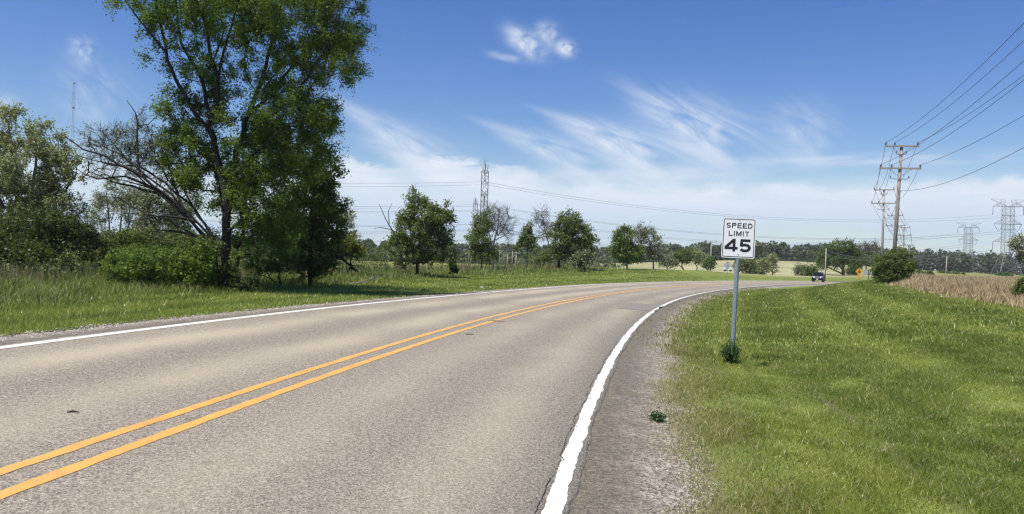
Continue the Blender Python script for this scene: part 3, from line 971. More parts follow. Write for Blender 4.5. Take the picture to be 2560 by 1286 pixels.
def plant(name, label, cat, base, depth, blobs, limbs=(), leaf='leaf_mid', bark='bark', nclus=60, nleaf=90, lsize=0.1,
          crad=0.5, r0=0.008, trunk_r=None, twigs=6, bare=0.0, group=None, parts=('trunk', 'crown'), stems=0, rd=0.85, shell=0.5,
          extra_bare=(), clear=0.0, rpow=0.42, hang=0.0, gap=0.0, up=0.6):
    """base = (u, v or None) seen at depth; blobs = (u, v, ru, rv, weight) outlines of the leafy masses at that distance"""
    px = depth / FPX
    x = ray(base[0], base[1] or 650)[0] * depth
    b = np.array([x, depth, gz(x, depth) - 0.05])
    root = empty(name, b, 0, label, cat, group)
    W = lambda u, v, dy=0.0: at(u, v, depth) + np.array([0, dy, 0])
    pos, par, rfix = [b.copy()], [-1], [0.0]

    def grow(pts, start=None, rad=None):
        """adds a limb through pts, joined to the nearest earlier node"""
        pts = [np.asarray(p, float) for p in pts]
        if start is None:
            d = np.linalg.norm(np.array(pos) - pts[0], axis=1)
            start = int(d.argmin())
        cur = start
        prev = pos[start]
        tot = sum(np.linalg.norm(q - p) for p, q in zip([prev] + pts[:-1], pts)) + 1e-6
        run = 0
        for p in pts:
            L = np.linalg.norm(p - prev)
            k = max(1, int(L / max(0.35, 0.03 * depth * .35)))
            for i in range(1, k + 1):
                q = prev + (p - prev) * i / k
                if i < k:
                    q = q + rng.normal(size=3) * 0.035 * min(L, 1.0)
                pos.append(q)
                par.append(cur)
                run += L / k
                rfix.append(0.0 if rad is None else rad[0] + (rad[1] - rad[0]) * run / tot)
                cur = len(pos) - 1
            prev = p
        return cur

    for li in limbs:
        pts, dy, rad = li
        n = len(pts)
        A = np.array(pos)
        p0 = W(*pts[0])
        jn = int(np.hypot(A[:, 0] - p0[0], A[:, 2] - p0[2]).argmin())
        y0 = A[jn, 1] - depth
        P3 = [W(u, v, y0 + dy * i / max(1, n - 1)) for i, (u, v) in enumerate(pts)]
        grow(P3, jn, (rad[0] * px, rad[1] * px) if rad else None)
    if stems:
        for i in range(stems):
            a = rng.uniform(0, 6.28)
            bl = blobs[rng.integers(len(blobs))]
            tgt = W(bl[0], bl[1])
            h = max(0.25, (tgt[2] - b[2]) * 0.45)
            grow([b + np.array([(tgt[0] - b[0]) * .4 + .18 * math.cos(a) * h, .25 * math.sin(a) * h, h])], 0)
    # spray centres spread through the blobs
    w = np.array([q[2] * q[3] * (q[4] if len(q) > 4 else 1) for q in blobs], float)
    cnt = np.maximum(1, np.round(nclus * w / w.sum())).astype(int)
    cc = []
    for q, k in zip(blobs, cnt):
        c0 = W(q[0], q[1])
        rx, rz = q[2] * px, q[3] * px
        ry = (q[5] if len(q) > 5 else max(rx, rz * .6) * rd / px * px)
        dv = rng.normal(size=(k, 3))
        dv /= np.linalg.norm(dv, axis=1, keepdims=True)
        rad = rng.uniform(0, 1, k) ** (1 / 3) * (1 - shell) + shell * rng.uniform(.55, 1, k)
        pp = c0 + dv * rad[:, None] * np.array([rx, ry, rz])
        cc.append(pp)
    cc = np.concatenate(cc)
    cc[:, 2] = np.maximum(cc[:, 2], ground(cc[:, 0], cc[:, 1]) + 0.12)
    if clear:
        A = np.array(pos)
        A = A[np.array(rfix) > 0.06]
        for q in cc:
            dd = np.hypot(A[:, 0] - q[0], A[:, 2] - q[2])
            k = dd.argmin()
            if dd[k] < clear and q[1] < A[k, 1] + .3:
                q[1] = A[k, 1] + abs(A[k, 1] - q[1]) + .5
    if gap:
        k = wob(cc[:, 0] * 1.0 + 3.1, cc[:, 2] + cc[:, 1] * .6, 1.2 / max(.4, crad), 4) > -1 + gap
        cc = cc[k]
    A0 = np.array(pos)
    order = np.argsort([np.linalg.norm(A0 - c, axis=1).min() for c in cc])
    tips = []
    for i in order:
        c = cc[i]
        A = np.array(pos)
        dv = c - A
        d = np.linalg.norm(dv, axis=1) + 1e-6
        cost = d * (1 + up * np.clip(-dv[:, 2] / d + 0.15, 0, 1.2))
        cost[0] += 0.6
        j = int(cost.argmin())
        if d[j] < 0.05:
            tips.append(j)
            continue
        p0 = A[j]
        dirp = A[j] - A[par[j]] if par[j] >= 0 else np.array([0, 0, 1.])
        dirp = dirp / (np.linalg.norm(dirp) + 1e-6)
        ctrl = p0 + dirp * d[j] * .35 + np.array([0, 0, .08 * d[j]])
        k = int(np.clip(d[j] / 0.45, 1, 5))
        cur = j
        for t in np.arange(1, k + 1) / k:
            q = (1 - t) ** 2 * p0 + 2 * t * (1 - t) * ctrl + t * t * c
            if t < 1:
                q = q + rng.normal(size=3) * .04 * d[j]
            pos.append(q)
            par.append(cur)
            rfix.append(0)
            cur = len(pos) - 1
        tips.append(cur)
    A = np.array(pos)
    N = len(A)
    load = np.zeros(N)
    load[tips] += 1
    parr = np.array(par)
    for i in range(N - 1, 0, -1):
        load[parr[i]] += max(load[i], 0.5)
    r = r0 * np.maximum(load, 0.5) ** rpow
    if trunk_r:
        r *= 1 + (trunk_r / r[0] - 1) * (r / r[0]) ** 0.8
    r = np.where(np.array(rfix) > 0, np.array(rfix), r)
    # keep every branch no thicker than what carries it
    for i in range(1, N):
        r[i] = min(r[i], r[parr[i]] if parr[i] > 0 else max(r[i], 1e-3))
    main = np.zeros(N, bool)
    best = {}
    for i in range(1, N):
        p = parr[i]
        if p not in best or r[i] > r[best[p]]:
            best[p] = i
    for i in best.values():
        main[i] = True
    ii = np.arange(1, N)
    ra = np.where(main[ii], r[parr[ii]], r[ii])
    ra = np.minimum(ra, r[ii] * 1.6)
    if trunk_r:
        ra[parr[ii] == 0] *= 1.35
    Aa, Bb = A[parr[ii]], A[ii]
    ext = (Bb - Aa) / (np.linalg.norm(Bb - Aa, axis=1, keepdims=True) + 1e-9)
    Bx = Bb + ext * (r[ii] * .35)[:, None]
    big = r[ii] * FPX * .4 / depth > 1.2
    Vs, Fs, off = [], [], 0
    for sel, sides in ((big, 8), (~big, 4)):
        if sel.any():
            V, F = cones(Aa[sel], Bx[sel], ra[sel], r[ii][sel], sides)
            Vs.append(V)
            Fs.append(F + off)
            off += len(V)
    T = A[tips]
    # twigs
    tw = []
    if twigs:
        Tn = np.repeat(T, twigs, 0)
        dirs = rng.normal(size=Tn.shape)
        outw = Tn - A[parr[np.repeat(tips, twigs)]]
        outw /= np.linalg.norm(outw, axis=1, keepdims=True) + 1e-6
        dirs = dirs * .6 + outw * .6 + np.array([0, 0, .25 - hang])
        dirs /= np.linalg.norm(dirs, axis=1, keepdims=True)
        E_end = Tn + dirs * crad * rng.uniform(.45, 1.1, len(Tn))[:, None]
        V, F = cones(Tn, E_end, np.full(len(Tn), r0 * .8), np.full(len(Tn), r0 * .35), 3)
        Vs.append(V)
        Fs.append(F + off)
        off += len(V)
        if bare >= 1 or len(extra_bare):
            k2 = 4
            f = rng.uniform(.3, .95, (len(Tn), k2, 1))
            S2 = (Tn[:, None] + (E_end - Tn)[:, None] * f).reshape(-1, 3)
            d2 = (dirs[:, None] * .7 + rng.normal(size=(len(Tn), k2, 3)) * .45).reshape(-1, 3)
            d2 /= np.linalg.norm(d2, axis=1, keepdims=True)
            E2 = S2 + d2 * crad * .55 * rng.uniform(.4, 1, len(S2))[:, None]
            V, F = cones(S2, E2, np.full(len(S2), r0 * .45), np.full(len(S2), r0 * .25), 3)
            Vs.append(V)
            Fs.append(F + off)
    V = np.concatenate(Vs) - b
    trunk = npmesh(parts[0], V, np.concatenate(Fs), M[bark], root, smooth=True)
    if bare < 1:
        lc = np.repeat(np.arange(len(T)), nleaf)
        if bare:
            lc = lc[(rng.uniform(0, 1, len(T)) > bare)[lc]]
        if twigs:
            ti = lc * twigs + rng.integers(0, twigs, len(lc))
            f = rng.uniform(.1, 1.08, (len(lc), 1))
            P = Tn[ti] + (E_end - Tn)[ti] * f + rng.normal(size=(len(lc), 3)) * crad * .16
        else:
            P = T[lc] + rng.normal(size=(len(lc), 3)) * crad * .42
        gl = ground(P[:, 0], P[:, 1])
        P = P[P[:, 2] > gl + .04]
        V, F = leaves(P, lsize)
        npmesh(parts[1], V - b, F, M[leaf], root)
    return root


SH = ('stems', 'foliage')
# the big roadside tree
plant('tree', 'tall leafy tree with a forked dark trunk standing at the edge of the mown grass', 'tree', (565, 725), 28.0,
      [(600, -110, 330, 130, .9), (360, 10, 90, 70, 1), (455, 60, 105, 85, .9), (590, 60, 130, 80, 1.0), (730, 50, 140, 85, 1.25), (850, 60, 75, 90, 1.2),
       (820, 160, 85, 70, 1.3), (700, 190, 110, 80, .95), (400, 165, 60, 26, .5), (440, 235, 45, 30, .8), (560, 200, 85, 60, .9), (480, 290, 80, 55, 1.3), (470, 390, 65, 95, 1.6), (500, 190, 60, 60, .6),
       (590, 310, 90, 50, .6), (700, 300, 130, 80, 1.6), (790, 300, 65, 60, 1.5), (640, 400, 120, 80, 1.6), (760, 400, 80, 60, 1.6), (560, 460, 100, 60, 1.1),
       (640, 520, 110, 70, 1.5), (560, 600, 60, 45, .4), (610, 620, 70, 45, .7), (700, 580, 80, 55, 1.2)],
      limbs=[([(566, 690), (564, 640), (566, 580), (566, 500), (556, 450), (547, 410), (534, 345)], 0.0, (12.28, 7.60)),
             ([(519, 318), (480, 266), (449, 207), (430, 156), (422, 90), (410, 20), (400, -60)], -.8, (5.85, 1.75)),
             ([(427, 140), (405, 110), (375, 70), (340, 20), (310, -20)], -.4, (2.92, 1.17)),
             ([(525, 300), (512, 258), (500, 203), (469, 148), (437, 98), (424, 39), (415, -70)], .8, (5.56, 1.75)),
             ([(498, 196), (520, 150), (530, 110), (540, 60), (525, -20), (520, -120)], .8, (2.92, 1.17)),
             ([(543, 290), (551, 207), (537, 137), (528, 60), (500, -10), (480, -100)], -1.2, (5.26, 1.75)),
             ([(553, 195), (574, 129), (598, 80), (625, 10), (640, -120)], -1.0, (3.51, 1.17)),
             ([(574, 520), (572, 430), (590, 350), (609, 273), (633, 195), (648, 117), (660, 60), (680, -60)], 1.4, (8.77, 2.34)),
             ([(611, 275), (640, 240), (672, 190), (695, 148), (722, 98), (760, 40), (800, -40)], 1.8, (4.68, 1.75)),
             ([(592, 345), (650, 310), (720, 260), (780, 200), (830, 130), (860, 60)], -1.5, (4.68, 1.75)),
             ([(573, 470), (610, 430), (660, 390), (720, 350), (790, 310)], -1.8, (4.68, 1.75)),
             ([(568, 590), (600, 565), (640, 530), (700, 500)], -1.2, (4.68, 1.75)),
             ([(585, 690), (592, 630), (600, 570), (590, 520)], .6, (5.26, 3.51)),
             ([(566, 575), (545, 500), (515, 430), (480, 350)], 1.4, (4.68, 1.75))],
      leaf='leaf_big', bark='bark', nclus=1120, nleaf=190, lsize=0.086, crad=0.55, r0=0.0065, twigs=6, shell=0.35, rd=.95, trunk_r=0.21, up=.9, clear=0.30)
plant('tree', 'dark dense tree crowding the right side of the tall forked tree', 'tree', (775, 705), 32.5,
      [(800, 440, 42, 60, 1), (775, 520, 75, 70, 1.3), (835, 540, 36, 40, 1), (740, 590, 80, 50, 1.2), (820, 590, 45, 40, 1), (800, 640, 60, 45, 1), (770, 670, 50, 30, .7)],
      limbs=[([(776, 640), (778, 560), (785, 480), (795, 410)], 0, (6.12, 2.04)), ([(800, 560), (830, 520)], -.5, (3.40, 1.36)), ([(755, 590), (725, 550)], -.8, (3.40, 1.36))],
      leaf='leaf_dark', nclus=260, nleaf=110, lsize=0.12, crad=0.5, r0=0.009, twigs=5, shell=.35)
plant('tree', 'half bare tree with dark branches arching left of the tall forked tree', 'tree', (550, 700), 27.6,
      [(240, 350, 40, 35, .6), (300, 370, 60, 50, .8), (350, 360, 45, 55, .7), (260, 420, 50, 40, .5), (370, 430, 60, 50, .6), (345, 300, 22, 40, .35), (410, 380, 35, 60, .6), (420, 520, 70, 50, .4), (370, 570, 40, 20, .3)],
      limbs=[([(540, 630), (508, 588), (475, 544), (431, 505), (385, 466), (332, 424), (276, 411), (227, 396)], -0.9, (3.6, .9)),
             ([(545, 620), (494, 576), (435, 519), (386, 477), (325, 457), (265, 443), (212, 419)], 0.6, (3.6, .9)),
             ([(548, 640), (500, 597), (430, 553), (366, 531), (310, 496), (268, 494)], -0.5, (3.6, .9)),
             ([(540, 600), (495, 541), (468, 493), (436, 436), (406, 389), (389, 347)], 0.3, (3.6, .9)),
             ([(530, 590), (486, 527), (426, 466), (388, 419), (342, 372), (304, 344)], 1.1, (3.6, .9)),
             ([(535, 600), (487, 541), (445, 487), (395, 448), (334, 394), (270, 361)], -1.2, (3.6, .9)),
             ([(548, 640), (520, 600), (490, 560), (440, 500), (400, 470), (351, 430), (293, 398), (242, 383), (203, 352)], -1.0, (8.91, 1.10)),
             ([(440, 490), (400, 455), (332, 414), (280, 408), (219, 398), (204, 370)], .9, (5.20, 0.96)),
             ([(555, 620), (506, 587), (450, 531), (394, 490), (337, 471), (262, 452), (202, 426)], .8, (7.43, 1.10)),
             ([(420, 505), (380, 470), (312, 441), (250, 449), (199, 422)], -.6, (4.46, 0.90)),
             ([(525, 602), (469, 587), (412, 576), (352, 580)], .5, (5.20, 0.96)),
             ([(499, 557), (431, 542), (360, 557)], -.8, (3.71, 0.90)),
             ([(400, 470), (365, 440), (357, 390), (353, 344), (347, 285), (324, 254)], .3, (4.46, 0.83)),
             ([(352, 318), (375, 312), (392, 288)], .3, (1.86, 0.69)),
             ([(470, 530), (430, 450), (410, 400), (395, 350)], .9, (4.46, 0.96)),
             ([(300, 402), (275, 360), (262, 330)], -.9, (2.23, 0.69))],
      leaf='leaf_pale', bark='bark', nclus=230, nleaf=14, lsize=0.085, crad=0.45, r0=0.0075, twigs=5, bare=.25, rd=.5, extra_bare=(1,))
plant('tree', 'bushy olive green tree at the left end of the tree row', 'tree', (50, 700), 36.0,
      [(35, 320, 65, 50, .8), (105, 360, 60, 50, .8), (60, 420, 120, 80, 1), (150, 440, 60, 60, 1), (40, 520, 110, 80, 1.2), (140, 520, 80, 60, 1.1), (-70, 430, 110, 130, 1), (190, 420, 20, 30, .5), (100, 570, 110, 60, 1)],
      limbs=[([(52, 640), (50, 560), (40, 470), (30, 380), (20, 310)], 0, (9, 2)), ([(75, 500), (100, 420), (110, 350)], -.7, (5, 2)), ([(90, 560), (150, 480), (170, 430)], .7, (5, 2)), ([(10, 520), (-60, 420)], .4, (5, 2))],
      leaf='leaf_olive', bark='bark_grey', nclus=420, nleaf=130, lsize=0.11, crad=0.55, r0=0.009, twigs=6, shell=.45)
plant('shrub', 'dark green dense shrub below the olive tree', 'shrub', (110, 685), 32.0,
      [(90, 590, 110, 60, 1), (180, 600, 60, 45, 1), (30, 620, 70, 50, 1), (150, 640, 80, 30, .8), (-60, 600, 80, 60, .8), (225, 625, 25, 22, .6)],
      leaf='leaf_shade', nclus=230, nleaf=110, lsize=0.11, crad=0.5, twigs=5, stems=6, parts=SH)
plant('tree', 'thin many stemmed grey green tree seen between the olive tree and the bare branches', 'tree', (300, 640), 62.0,
      [(285, 500, 45, 30, 1), (330, 520, 45, 40, 1), (250, 540, 30, 40, .8), (360, 500, 40, 40, .8), (300, 470, 40, 20, .7)],
      limbs=[([(275, 600), (272, 540), (265, 490)], 0, (2.6, 1.2)), ([(298, 600), (300, 540), (296, 480)], .5, (2.6, 1.2)), ([(315, 600), (325, 540), (335, 490)], -.5, (2.6, 1.2)), ([(330, 600), (350, 540), (360, 490)], .5, (2.4, 1.2))],
      leaf='leaf_grey', bark='bark_grey', nclus=190, nleaf=34, lsize=0.16, crad=0.7, r0=.012, twigs=5)
plant('shrub', 'pale blossoming shrub behind the low bare branches', 'shrub', (400, 640), 37.0,
      [(395, 530, 50, 50, 1), (440, 560, 40, 40, 1), (360, 590, 45, 35, .8), (470, 520, 30, 30, .6)],
      leaf='leaf_blossom', nclus=130, nleaf=80, lsize=0.10, crad=0.5, twigs=5, stems=4, parts=SH)
plant('shrub', 'mixed green thicket between the dark shrub and the half bare tree', 'shrub', (320, 680), 33.5,
      [(310, 620, 65, 38, 1), (380, 610, 60, 40, 1), (260, 650, 40, 30, .7), (450, 620, 60, 40, 1)],
      leaf='leaf_mid', nclus=150, nleaf=90, lsize=0.10, crad=0.48, twigs=5, stems=5, parts=SH)
plant('shrub', 'broad bright green shrub just in front of the forked tree trunk', 'shrub', (420, 720), 27.0,
      [(400, 670, 95, 42, 1.2), (480, 680, 65, 45, 1), (320, 670, 60, 36, 1), (510, 640, 35, 40, .6)],
      leaf='leaf_big', nclus=200, nleaf=110, lsize=0.095, crad=0.42, twigs=5, stems=6, parts=SH)
plant('shrub', 'small yellow green shrub right of the forked trunk', 'shrub', (705, 690), 31.0,
      [(700, 655, 45, 30, 1), (650, 670, 35, 25, .7)], leaf='leaf_fresh', nclus=55, nleaf=80, lsize=0.09, crad=0.4, twigs=5, stems=4, parts=SH)
plant('shrub', 'dark undergrowth bush hiding the foot of the forked trunk', 'shrub', (585, 735), 27.6,
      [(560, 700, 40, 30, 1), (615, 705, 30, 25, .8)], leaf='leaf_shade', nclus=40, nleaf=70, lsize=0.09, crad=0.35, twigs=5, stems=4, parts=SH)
plant('tree', 'slim light green sapling beyond the dark dense tree', 'tree', (868, 655), 46.0,
      [(870, 550, 18, 25, 1), (872, 590, 22, 30, 1), (855, 600, 20, 25, .7)], limbs=[([(868, 610), (868, 545)], 0, (1.6, .8))],
      leaf='leaf_pale', bark='bark_grey', nclus=50, nleaf=40, lsize=0.12, crad=0.42, twigs=5)
plant('shrub', 'round yellow green bush below the slim sapling', 'shrub', (862, 655), 43.0,
      [(862, 618, 40, 26, 1), (885, 630, 25, 22, .6)], leaf='leaf_yellow', nclus=60, nleaf=80, lsize=0.12, crad=0.45, twigs=5, stems=4, parts=SH)
# trees along the back of the mown strip
plant('tree', 'rounded many stemmed green tree with bare twigs on its left side', 'tree', (1043, 692), 52.0,
      [(1045, 510, 35, 30, .9), (1060, 545, 60, 40, 1.2), (1100, 555, 35, 45, 1), (1110, 600, 28, 35, .9), (1030, 580, 55, 40, 1.1), (1085, 620, 55, 40, 1), (1000, 620, 38, 32, .9), (1025, 645, 55, 25, .7), (1110, 640, 40, 22, .6), (985, 600, 20, 20, .5)],
      limbs=[([(1043, 660), (1050, 600), (1055, 540), (1047, 490)], 0, (4.5, 1.4)), ([(1030, 655), (1005, 620), (985, 580), (965, 545), (952, 512)], -.6, (3, .6)),
             ([(975, 560), (975, 530), (985, 512)], -.6, (1.2, .5)), ([(980, 575), (955, 570), (940, 572)], -.4, (1.2, .5)), ([(1052, 655), (1075, 610), (1100, 560)], .6, (3.4, 1.2)), ([(1035, 660), (1025, 610), (1020, 560)], .8, (3.2, 1.2)), ([(1060, 660), (1090, 630), (1110, 610)], -.8, (3, 1.2))],
      leaf='leaf_mid', bark='bark', nclus=210, nleaf=95, lsize=0.15, crad=0.6, r0=.012, twigs=5, shell=.4)
plant('shrub', 'small dark conifer bush right of the rounded tree', 'shrub', (1133, 690), 54.0,
      [(1133, 676, 12, 13, 1), (1133, 664, 8, 9, .6)], leaf='leaf_conifer', nclus=26, nleaf=70, lsize=0.10, crad=0.2, r0=.006, twigs=5, stems=3, parts=SH)
plant('tree', 'slender green tree in front of the lattice mast pair', 'tree', (1205, 690), 72.0,
      [(1205, 560, 22, 30, 1), (1200, 600, 32, 32, 1), (1215, 635, 30, 22, .8), (1190, 630, 20, 22, .6)], limbs=[([(1204, 650), (1204, 600), (1208, 540)], 0, (1.8, .8))],
      leaf='leaf_mid', bark='bark', nclus=110, nleaf=50, lsize=0.19, crad=0.7, r0=.014, twigs=5)
plant('tree', 'leafless grey tree with a fan of fine branches beside the lattice masts', 'tree', (1232, 668), 80.0,
      [(1240, 550, 42, 36, 1), (1265, 575, 24, 36, .6), (1215, 560, 25, 36, .6)],
      limbs=[([(1231, 635), (1236, 600), (1246, 560), (1247, 522)], 0, (3.4, .8)), ([(1245, 590), (1262, 565), (1275, 540)], .5, (1.8, .6)), ([(1230, 620), (1222, 580), (1215, 545)], -.5, (2, .6)), ([(1240, 600), (1260, 590), (1282, 575)], -.8, (1.6, .5))],
      bark='bark_grey', nclus=110, crad=1.0, r0=.017, twigs=5, bare=1)
plant('tree', 'small slim green sapling standing alone right of the leafless grey tree', 'tree', (1318, 662), 80.0,
      [(1316, 575, 9, 22, .7), (1320, 605, 18, 22, 1), (1305, 615, 14, 16, .5)], limbs=[([(1318, 620), (1316, 560)], 0, (1.4, .6))],
      leaf='leaf_mid', bark='bark', nclus=60, nleaf=45, lsize=0.20, crad=0.65, r0=.013, twigs=5)
plant('tree', 'leafless tree leaning out behind the big round green tree', 'tree', (1378, 665), 92.0,
      [(1354, 545, 18, 24, 1), (1360, 580, 22, 24, .8)], limbs=[([(1374, 620), (1362, 575), (1352, 530)], 0, (2, .6)), ([(1366, 590), (1345, 560)], .5, (1.2, .5))],
      bark='bark_grey', nclus=60, crad=1.0, r0=.018, twigs=5, bare=1)
plant('tree', 'big round green tree at the back of the meadow', 'tree', (1397, 672), 86.0,
      [(1420, 565, 34, 32, 1), (1455, 590, 32, 38, 1.1), (1400, 600, 36, 34, 1), (1440, 630, 42, 28, 1), (1385, 640, 32, 22, .8), (1350, 645, 24, 16, .5), (1470, 620, 18, 30, .8)],
      limbs=[([(1397, 640), (1402, 600), (1415, 560)], 0, (4, 1.4)), ([(1405, 625), (1435, 590), (1450, 570)], -.6, (2.4, 1)), ([(1394, 630), (1370, 610)], .5, (2, .8))],
      leaf='leaf_mid', bark='bark', nclus=190, nleaf=90, lsize=0.22, crad=0.85, r0=.018, twigs=5, shell=.4)
plant('shrub', 'silvery blossoming shrub at the foot of the big round tree', 'shrub', (1462, 672), 82.0,
      [(1460, 648, 24, 18, 1), (1440, 660, 20, 10, .5)], leaf='leaf_blossom', nclus=40, nleaf=70, lsize=0.18, crad=0.55, r0=.012, twigs=5, stems=4, parts=SH)
plant('tree', 'fresh green tree in the pair left of the speed limit sign', 'tree', (1568, 668), 100.0,
      [(1560, 600, 24, 30, 1), (1572, 630, 32, 28, 1), (1545, 630, 18, 24, .7)], limbs=[([(1566, 640), (1562, 580)], 0, (2.4, 1))],
      leaf='leaf_fresh', bark='bark', nclus=95, nleaf=80, lsize=0.25, crad=0.9, r0=.02, twigs=5)
plant('tree', 'thin grey leaved tree in the pair left of the speed limit sign', 'tree', (1634, 668), 102.0,
      [(1600, 590, 22, 28, 1), (1622, 600, 26, 36, 1), (1645, 630, 26, 26, 1), (1612, 640, 28, 20, .7)], limbs=[([(1633, 640), (1622, 600), (1614, 566)], 0, (2.4, .8)), ([(1634, 630), (1650, 605)], .4, (1.5, .6))],
      leaf='leaf_grey', bark='bark_grey', nclus=120, nleaf=34, lsize=0.22, crad=0.95, r0=.02, twigs=6)
for lab, u, v, d, bl, lf, nc in (
        ('low green shrub right of the thin grey leaved tree', 1712, 668, 122, [(1710, 645, 22, 18), (1690, 652, 14, 12)], 'leaf_mid', 45),
        ('grey leafed low bush between the thin grey tree and the low green shrub', 1668, 670, 118, [(1668, 655, 18, 13)], 'leaf_grey', 28),
        ('sparse brownish shrub behind the low green shrub', 1742, 668, 150, [(1740, 645, 20, 16), (1757, 652, 14, 10)], 'leaf_olive', 34),
        ('dark rounded bush below the lone wooden pole', 1771, 676, 135, [(1771, 663, 13, 12)], 'leaf_dark', 24),
        ('green bush just right of the speed limit post', 1858, 690, 150, [(1855, 664, 18, 18), (1872, 668, 14, 16)], 'leaf_mid', 40),
        ('rounded olive bush in the pale field right of the speed limit sign', 1902, 695, 155, [(1900, 672, 20, 20), (1890, 680, 14, 12)], 'leaf_olive', 40),
        ('sparse small bush in the pale field near the black car', 2002, 700, 168, [(2002, 682, 13, 14)], 'leaf_grey', 22),
        ('leafy small bush just left of the black car', 2028, 702, 165, [(2028, 684, 14, 16)], 'leaf_mid', 28),
        ('low bush behind the yellow warning sign', 2132, 702, 205, [(2130, 685, 14, 14)], 'leaf_mid', 24)):
    plant('shrub', lab, 'shrub', (u, v), d, bl, leaf=lf, nclus=nc, nleaf=60, lsize=.0021 * d, crad=.0085 * d, r0=.00018 * d, twigs=4, stems=4, parts=SH)
plant('tree', 'thin gappy young tree alone in the pale field', 'tree', (1931, 697), 160.0,
      [(1932, 645, 12, 10, 1), (1928, 660, 16, 10, 1), (1934, 676, 14, 8, .5)], limbs=[([(1931, 670), (1932, 640)], 0, (1.3, .6))],
      leaf='leaf_olive', bark='bark', nclus=40, nleaf=34, lsize=0.35, crad=1.1, r0=.025, twigs=4)
plant('tree', 'broad spreading dark tree behind the black car', 'tree', (2108, 704), 195.0,
      [(2105, 618, 36, 20, 1), (2080, 640, 32, 18, 1), (2125, 640, 30, 20, 1), (2100, 655, 60, 14, .9), (2060, 660, 22, 12, .6), (2145, 655, 24, 16, .8)],
      limbs=[([(2107, 670), (2106, 640), (2102, 612)], 0, (4.2, 1.4)), ([(2108, 675), (2088, 655), (2070, 645)], .6, (3, 1.2)), ([(2108, 670), (2125, 645)], .6, (2.4, 1.2)), ([(2106, 685), (2085, 676), (2064, 668)], -.6, (2.4, 1))],
      leaf='leaf_dark', bark='bark_grey', nclus=190, nleaf=70, lsize=0.42, crad=1.4, r0=.04, twigs=5)
for lab, u, d, bl in (('sparse twiggy tree right of the broad spreading tree', 2165, 215, [(2160, 625, 18, 16), (2172, 640, 22, 18)]),
                      ('thin upright twiggy tree left of the utility poles', 2190, 222, [(2191, 625, 9, 18), (2186, 645, 14, 16)])):
    plant('tree', lab, 'tree', (u, 700), d, bl, limbs=[([(u, 660), (u - 2, 620)], 0, (2.2, .9))], leaf='leaf_grey', bark='bark_grey', nclus=70, nleaf=16, lsize=.42, crad=1.6, r0=.045, twigs=5, extra_bare=(1,))
plant('shrub', 'large round green shrub hiding the feet of the utility poles', 'shrub', (2222, 714), 57.0,
      [(2230, 660, 42, 24, 1.0), (2204, 678, 20, 22, 1), (2262, 670, 24, 30, 1), (2225, 692, 36, 16, .9), (2242, 638, 22, 12, .6), (2205, 648, 14, 10, .4), (2215, 700, 26, 10, .5), (2275, 650, 12, 12, .4)],
      leaf='leaf_mid', nclus=190, nleaf=95, lsize=0.13, crad=0.5, r0=.01, twigs=5, stems=7, parts=SH)
plant('shrub', 'green shrub in the dry grass, cut by the picture edge', 'shrub', (2562, 770), 29.0,
      [(2566, 725, 24, 28, 1), (2580, 750, 26, 22, .8)], leaf='leaf_mid', nclus=70, nleaf=80, lsize=0.09, crad=0.3, twigs=5, stems=4, parts=SH)
plant('tree', 'pale leafy tree top overlapping the nearer lattice pylon', 'tree', (2590, 730), 60.0,
      [(2550, 610, 22, 20, 1), (2580, 640, 34, 30, 1)], limbs=[([(2590, 690), (2580, 640), (2555, 605)], 0, (3, 1))],
      leaf='leaf_pale', bark='bark_grey', nclus=70, nleaf=50, lsize=0.16, crad=0.5, r0=.012, twigs=5)
for lab, u, v, d, ru, rv in (('dark scrub clump before the pale patch right of the round shrub', 2305, 692, 250, 12, 8),
                             ('small dark bush in the dry field left of the leaning field pole', 2322, 693, 240, 9, 7),
                             ('long low dark scrub near the foot of the farther pylon', 2378, 694, 300, 32, 7),
                             ('dark scrub at the foot of the nearer pylon', 2510, 695, 320, 20, 7)):
    plant('shrub', lab, 'shrub', (u, v), d, [(u, v - rv * .6, ru, rv)], leaf='leaf_dark', nclus=30, nleaf=60, lsize=.55, crad=1.1, r0=.03, twigs=4, stems=3, parts=SH)

# broken bough and fallen branch
def bough(name, label, cat, polys, depth, mat, dys):
    base = polys[0][0][0]
    x = ray(*base)[0] * depth
    b = np.array([x, depth, gz(x, depth)])
    root = empty(name, b, 0, label, cat)
    for i, ((pts, rad), dy) in enumerate(zip(polys, dys)):
        mb = MB()
        P = [at(u, v, depth + dy * k / len(pts)) - b for k, (u, v) in enumerate(pts)]
        mb.tube(P, np.linspace(rad[0], rad[1], len(P)) * depth / FPX, 6)
        mb.build('limb' if i == 0 else 'twig', mat, root, True)
    return root


